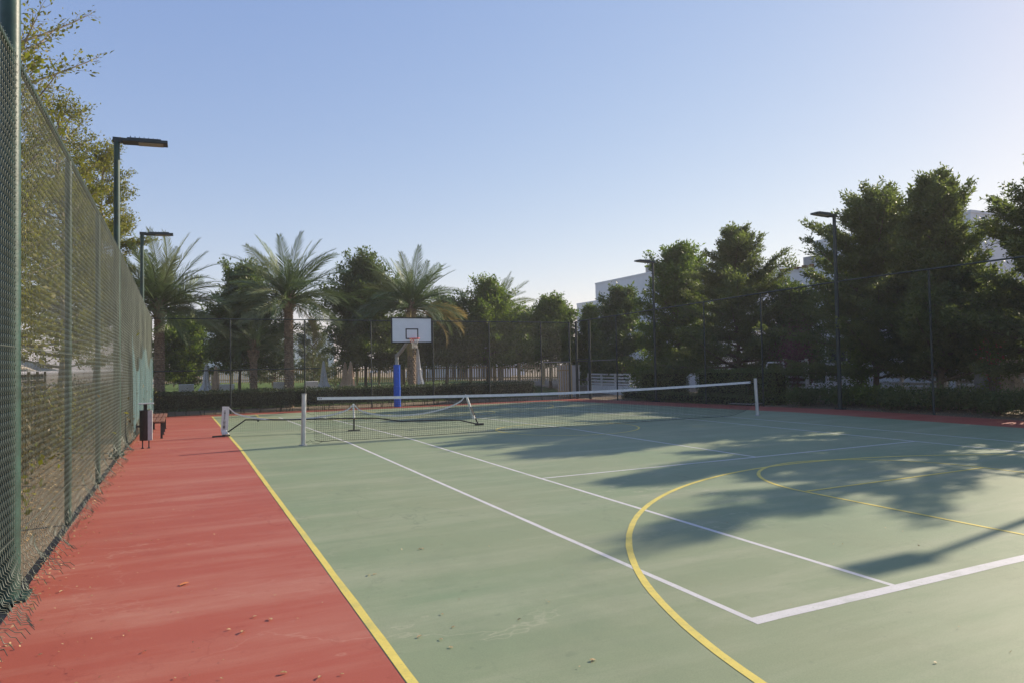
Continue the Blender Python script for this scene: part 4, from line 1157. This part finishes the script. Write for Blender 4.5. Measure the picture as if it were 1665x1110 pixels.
villa('low white house with a porch frame right of the basketball hoop',
      [(a_[0], b_[0] + 6, a_[1], a_[1] + 7, -.3, a_[2] + 1.4)],
      [('y', a_[1], b_[0], b_[0] + 1.5, .4, 2.3), ('y', a_[1], b_[0] + 2.6, b_[0] + 4.0, .4, 2.3)], porch)
# pale roofs behind the picket fence
q = at_d(648, 597, 56)
hp = thing('garden_pavilion', 'low pale hipped canopy roof behind the hoop pole and picket fence', 'pavilion', (q[0], q[1], .3))
mb = MB(); x, y, z = q
mb.add([(x - 2.2, y - 1.6, z - .35), (x + 2.2, y - 1.6, z - .35), (x + 2.2, y + 1.6, z - .35), (x - 2.2, y + 1.6, z - .35), (x - .5, y, z + .45), (x + .5, y, z + .45)], [(0, 1, 5, 4), (1, 2, 5), (2, 3, 4, 5), (3, 0, 4), (3, 2, 1, 0)])
mb.build('roof', M['roof_pale'], hp)
for sx in (-2, 2):
    for sy in (-1.4, 1.4): MB().box((x + sx, y + sy, (z - .35 + .2) / 2), (.12, .12, z - .35 - .2)).build('post', M['pale_wood'], hp)
# shelter behind the left fence: pale posts, dark panels, pale roof
ax_, ay_ = -14.0, 11.2
gzl = ground_z(-13.6, 14) - .05
sh = thing('slatted_shelter', 'low shelter with dark slatted panels and pale posts seen through the left fence', 'shelter', (ax_, 16, gzl))
for k in range(7):
    y = 9.4 + k * 1.75
    MB().box((ax_ + .05, y, gzl + .80), (.09, .09, 1.6)).build('post', M['pale_wood'], sh)
    if k < 6:
        for j in range(6):
            MB().box((ax_ - .02, y + .875, gzl + .14 + j * .25), (.04, 1.66, .215)).build('panel_slat', M['dark_panel'], sh)
mb = MB()
mb.add([(ax_ - 3.5, 8.9, gzl + 1.62), (ax_ + .5, 8.9, gzl + 1.62), (ax_ + .5, 20.6, gzl + 1.62), (ax_ - 3.5, 20.6, gzl + 1.62), (ax_ - 1.5, 10.8, gzl + 2.5), (ax_ - 1.5, 18.6, gzl + 2.5)],
       [(0, 1, 4), (1, 2, 5, 4), (2, 3, 5), (3, 0, 4, 5), (3, 2, 1, 0)])
mb.build('roof', M['roof_pale'], sh)
# low growth at the foot of the left fence and hedge on the bank
GLs = 'scrubby bushes behind the left fence'
lw_ = ['behind the thick near pole', 'in the first full bay', 'at the second post', 'in the second bay', 'at the third post', 'in the third bay', 'below the nearest lamp pole', 'beside the litter bin', 'behind the nearer bench', 'between the two benches', 'behind the farther bench', 'just past the farther bench', 'near the far corner', 'in the far corner']
for k in range(14):
    y = -8.2 + k * 1.75; x = -10.85 - .28 * (k % 3)
    shrub('scrub_bush', 'dry brown-olive bush seen through the left fence ' + lw_[k], x, y, .85, 1.0 + .14 * (k % 2), 'leaf_scrub' if k % 4 else 'leaf_olive', 4500, 110 + k, GLs, ls=.075, lw=.04)

# ================================================================== FALLEN LEAVES
rg = np.random.default_rng(77)
def dry_mesh(seed):
    r = np.random.default_rng(seed)
    cu = r.uniform(.12, .4)
    V, F = [], []
    for i in range(5):
        s = i / 4; w_ = .5 * math.sin(math.pi * (.08 + .84 * s)) ** .8 * .55
        V += [(s - .5, -w_, abs(w_) * cu * 1.3 + .18 * cu * math.sin(3 * s)), (s - .5, 0, .05 * math.sin(3 * s)), (s - .5, w_, abs(w_) * cu * 1.6 + .1 * cu)]
    for i in range(4):
        for k in range(2): F.append((i * 3 + k, i * 3 + k + 1, i * 3 + k + 4, i * 3 + k + 3))
    me = np_mesh('fallen_leaf', V, F, M['dry_leaf'], r.uniform(0, 1, len(F)), True)
    return me
DL = [dry_mesh(i) for i in range(6)]
big_px = [(235, 1060), (300, 950), (350, 958), (65, 1065), (100, 962), (412, 968), (360, 1104), (372, 1024), (285, 1103), (447, 968), (461, 1095), (556, 1097), (524, 980), (600, 935), (608, 934), (611, 933), (683, 893), (688, 892), (719, 999), (717, 1040), (737, 1020), (733, 1053), (682, 1036), (844, 1008), (892, 979), (964, 1074), (1521, 1078), (963, 1076), (395, 1028), (520, 1102), (414, 1003), (440, 1007), (484, 1006), (308, 886), (214, 868), (150, 969)]
def gpx(u, v):
    d = ray(u, v); q = CAM - d * (CAM[2] / d[2]); return q
for k, (u, v) in enumerate(big_px):
    q = gpx(u, v)
    o = link('fallen_leaf', DL[k % 6])
    s = float(np.clip(rg.lognormal(-3.65, .35), .016, .045))
    if (u, v) == (300, 950):
        me2 = DL[2].copy(); me2.materials.clear(); me2.materials.append(M['dry_orange']); o.data = me2; s = .075
        tag(o, 'largest bright orange fallen leaf on the red strip', 'leaf', 'fallen leaves on the court')
    else:
        tag(o, 'small curled tan fallen leaf lying on the court', 'leaf', 'fallen leaves on the court')
    o.location = (q[0], q[1], court_z(q[1]) + .007); o.rotation_euler = (rg.normal(0, .15), rg.normal(0, .15), rg.uniform(0, 6.28)); o.scale = (s, s, s)
def litter(name, label, pts, zf_, size, seed, m='dry_leaf'):
    r = np.random.default_rng(seed); n = len(pts)
    C_ = np.array([(x, y, zf_(x, y)) for x, y in pts])
    a = r.uniform(0, 6.28, n); D_ = unit(np.stack([np.cos(a), np.sin(a), r.normal(.1, .25, n)], 1)); Nn = unit(np.stack([r.normal(0, .35, n), r.normal(0, .35, n), np.ones(n)], 1))
    tag(link(name, leaf_mesh(name, C_, D_, Nn, size * r.uniform(.5, 1.4, n), size * .6 * r.uniform(.6, 1.2, n), r.uniform(0, 1, n), M[m])), label, 'leaves', kind='stuff')
n1 = 420
xa = np.concatenate([FX + .2 + rg.gamma(1.3, .55, n1), rg.uniform(-7.6, -2, 60)])
ya_ = np.concatenate([rg.uniform(-14.2, 9, n1), rg.uniform(-13.5, -3, 60)])
litter('leaf_litter', 'tiny dry leaf scraps scattered over the red strip and court', [p for p in zip(xa, ya_) if p[0] < 9], lambda x, y: court_z(y) + .012, .017, 5)
n2 = 9000
litter('leaf_litter', 'thick dry leaf litter on the ground behind the left fence', list(zip(-9.95 - rg.gamma(1.6, .9, n2), rg.uniform(-14, 17, n2))), lambda x, y: ground_z(x, y) - .035, .05, 6)
n3 = 1500
litter('leaf_litter', 'dry leaves caught along the foot of the left fence', list(zip(FX + .06 + np.abs(rg.normal(0, .10, n3)), rg.uniform(-14, 16, n3))), lambda x, y: court_z(y) + .014, .028, 7)
n4 = 2500
litter('leaf_litter', 'dry leaves under the trees along the right fence', list(zip(rg.uniform(10.4, 13.5, n4), rg.uniform(-8, 14, n4))), lambda x, y: ground_z(x, y) - .035, .05, 8)

# ================================================================== HAZE
hz_m = bpy.data.materials.new('haze'); hz_m.use_nodes = True
t = hz_m.node_tree; t.nodes.remove(t.nodes['Principled BSDF'])
pv = t.nodes.new('ShaderNodeVolumePrincipled')
pv.inputs['Color'].default_value = (.92, .93, .95, 1); pv.inputs['Density'].default_value = .0009; pv.inputs['Anisotropy'].default_value = .2  # haze of the horizon, also added to lift the dark tones of the trees
t.links.new(pv.outputs[0], t.nodes['Material Output'].inputs['Volume'])
tag(MB().span(np.array([-950., -450, -2]), np.array([950., 1550, 22])).build('haze', hz_m), 'thin pale horizon haze, spread over the whole place to lift the dark trees', 'haze', kind='stuff')
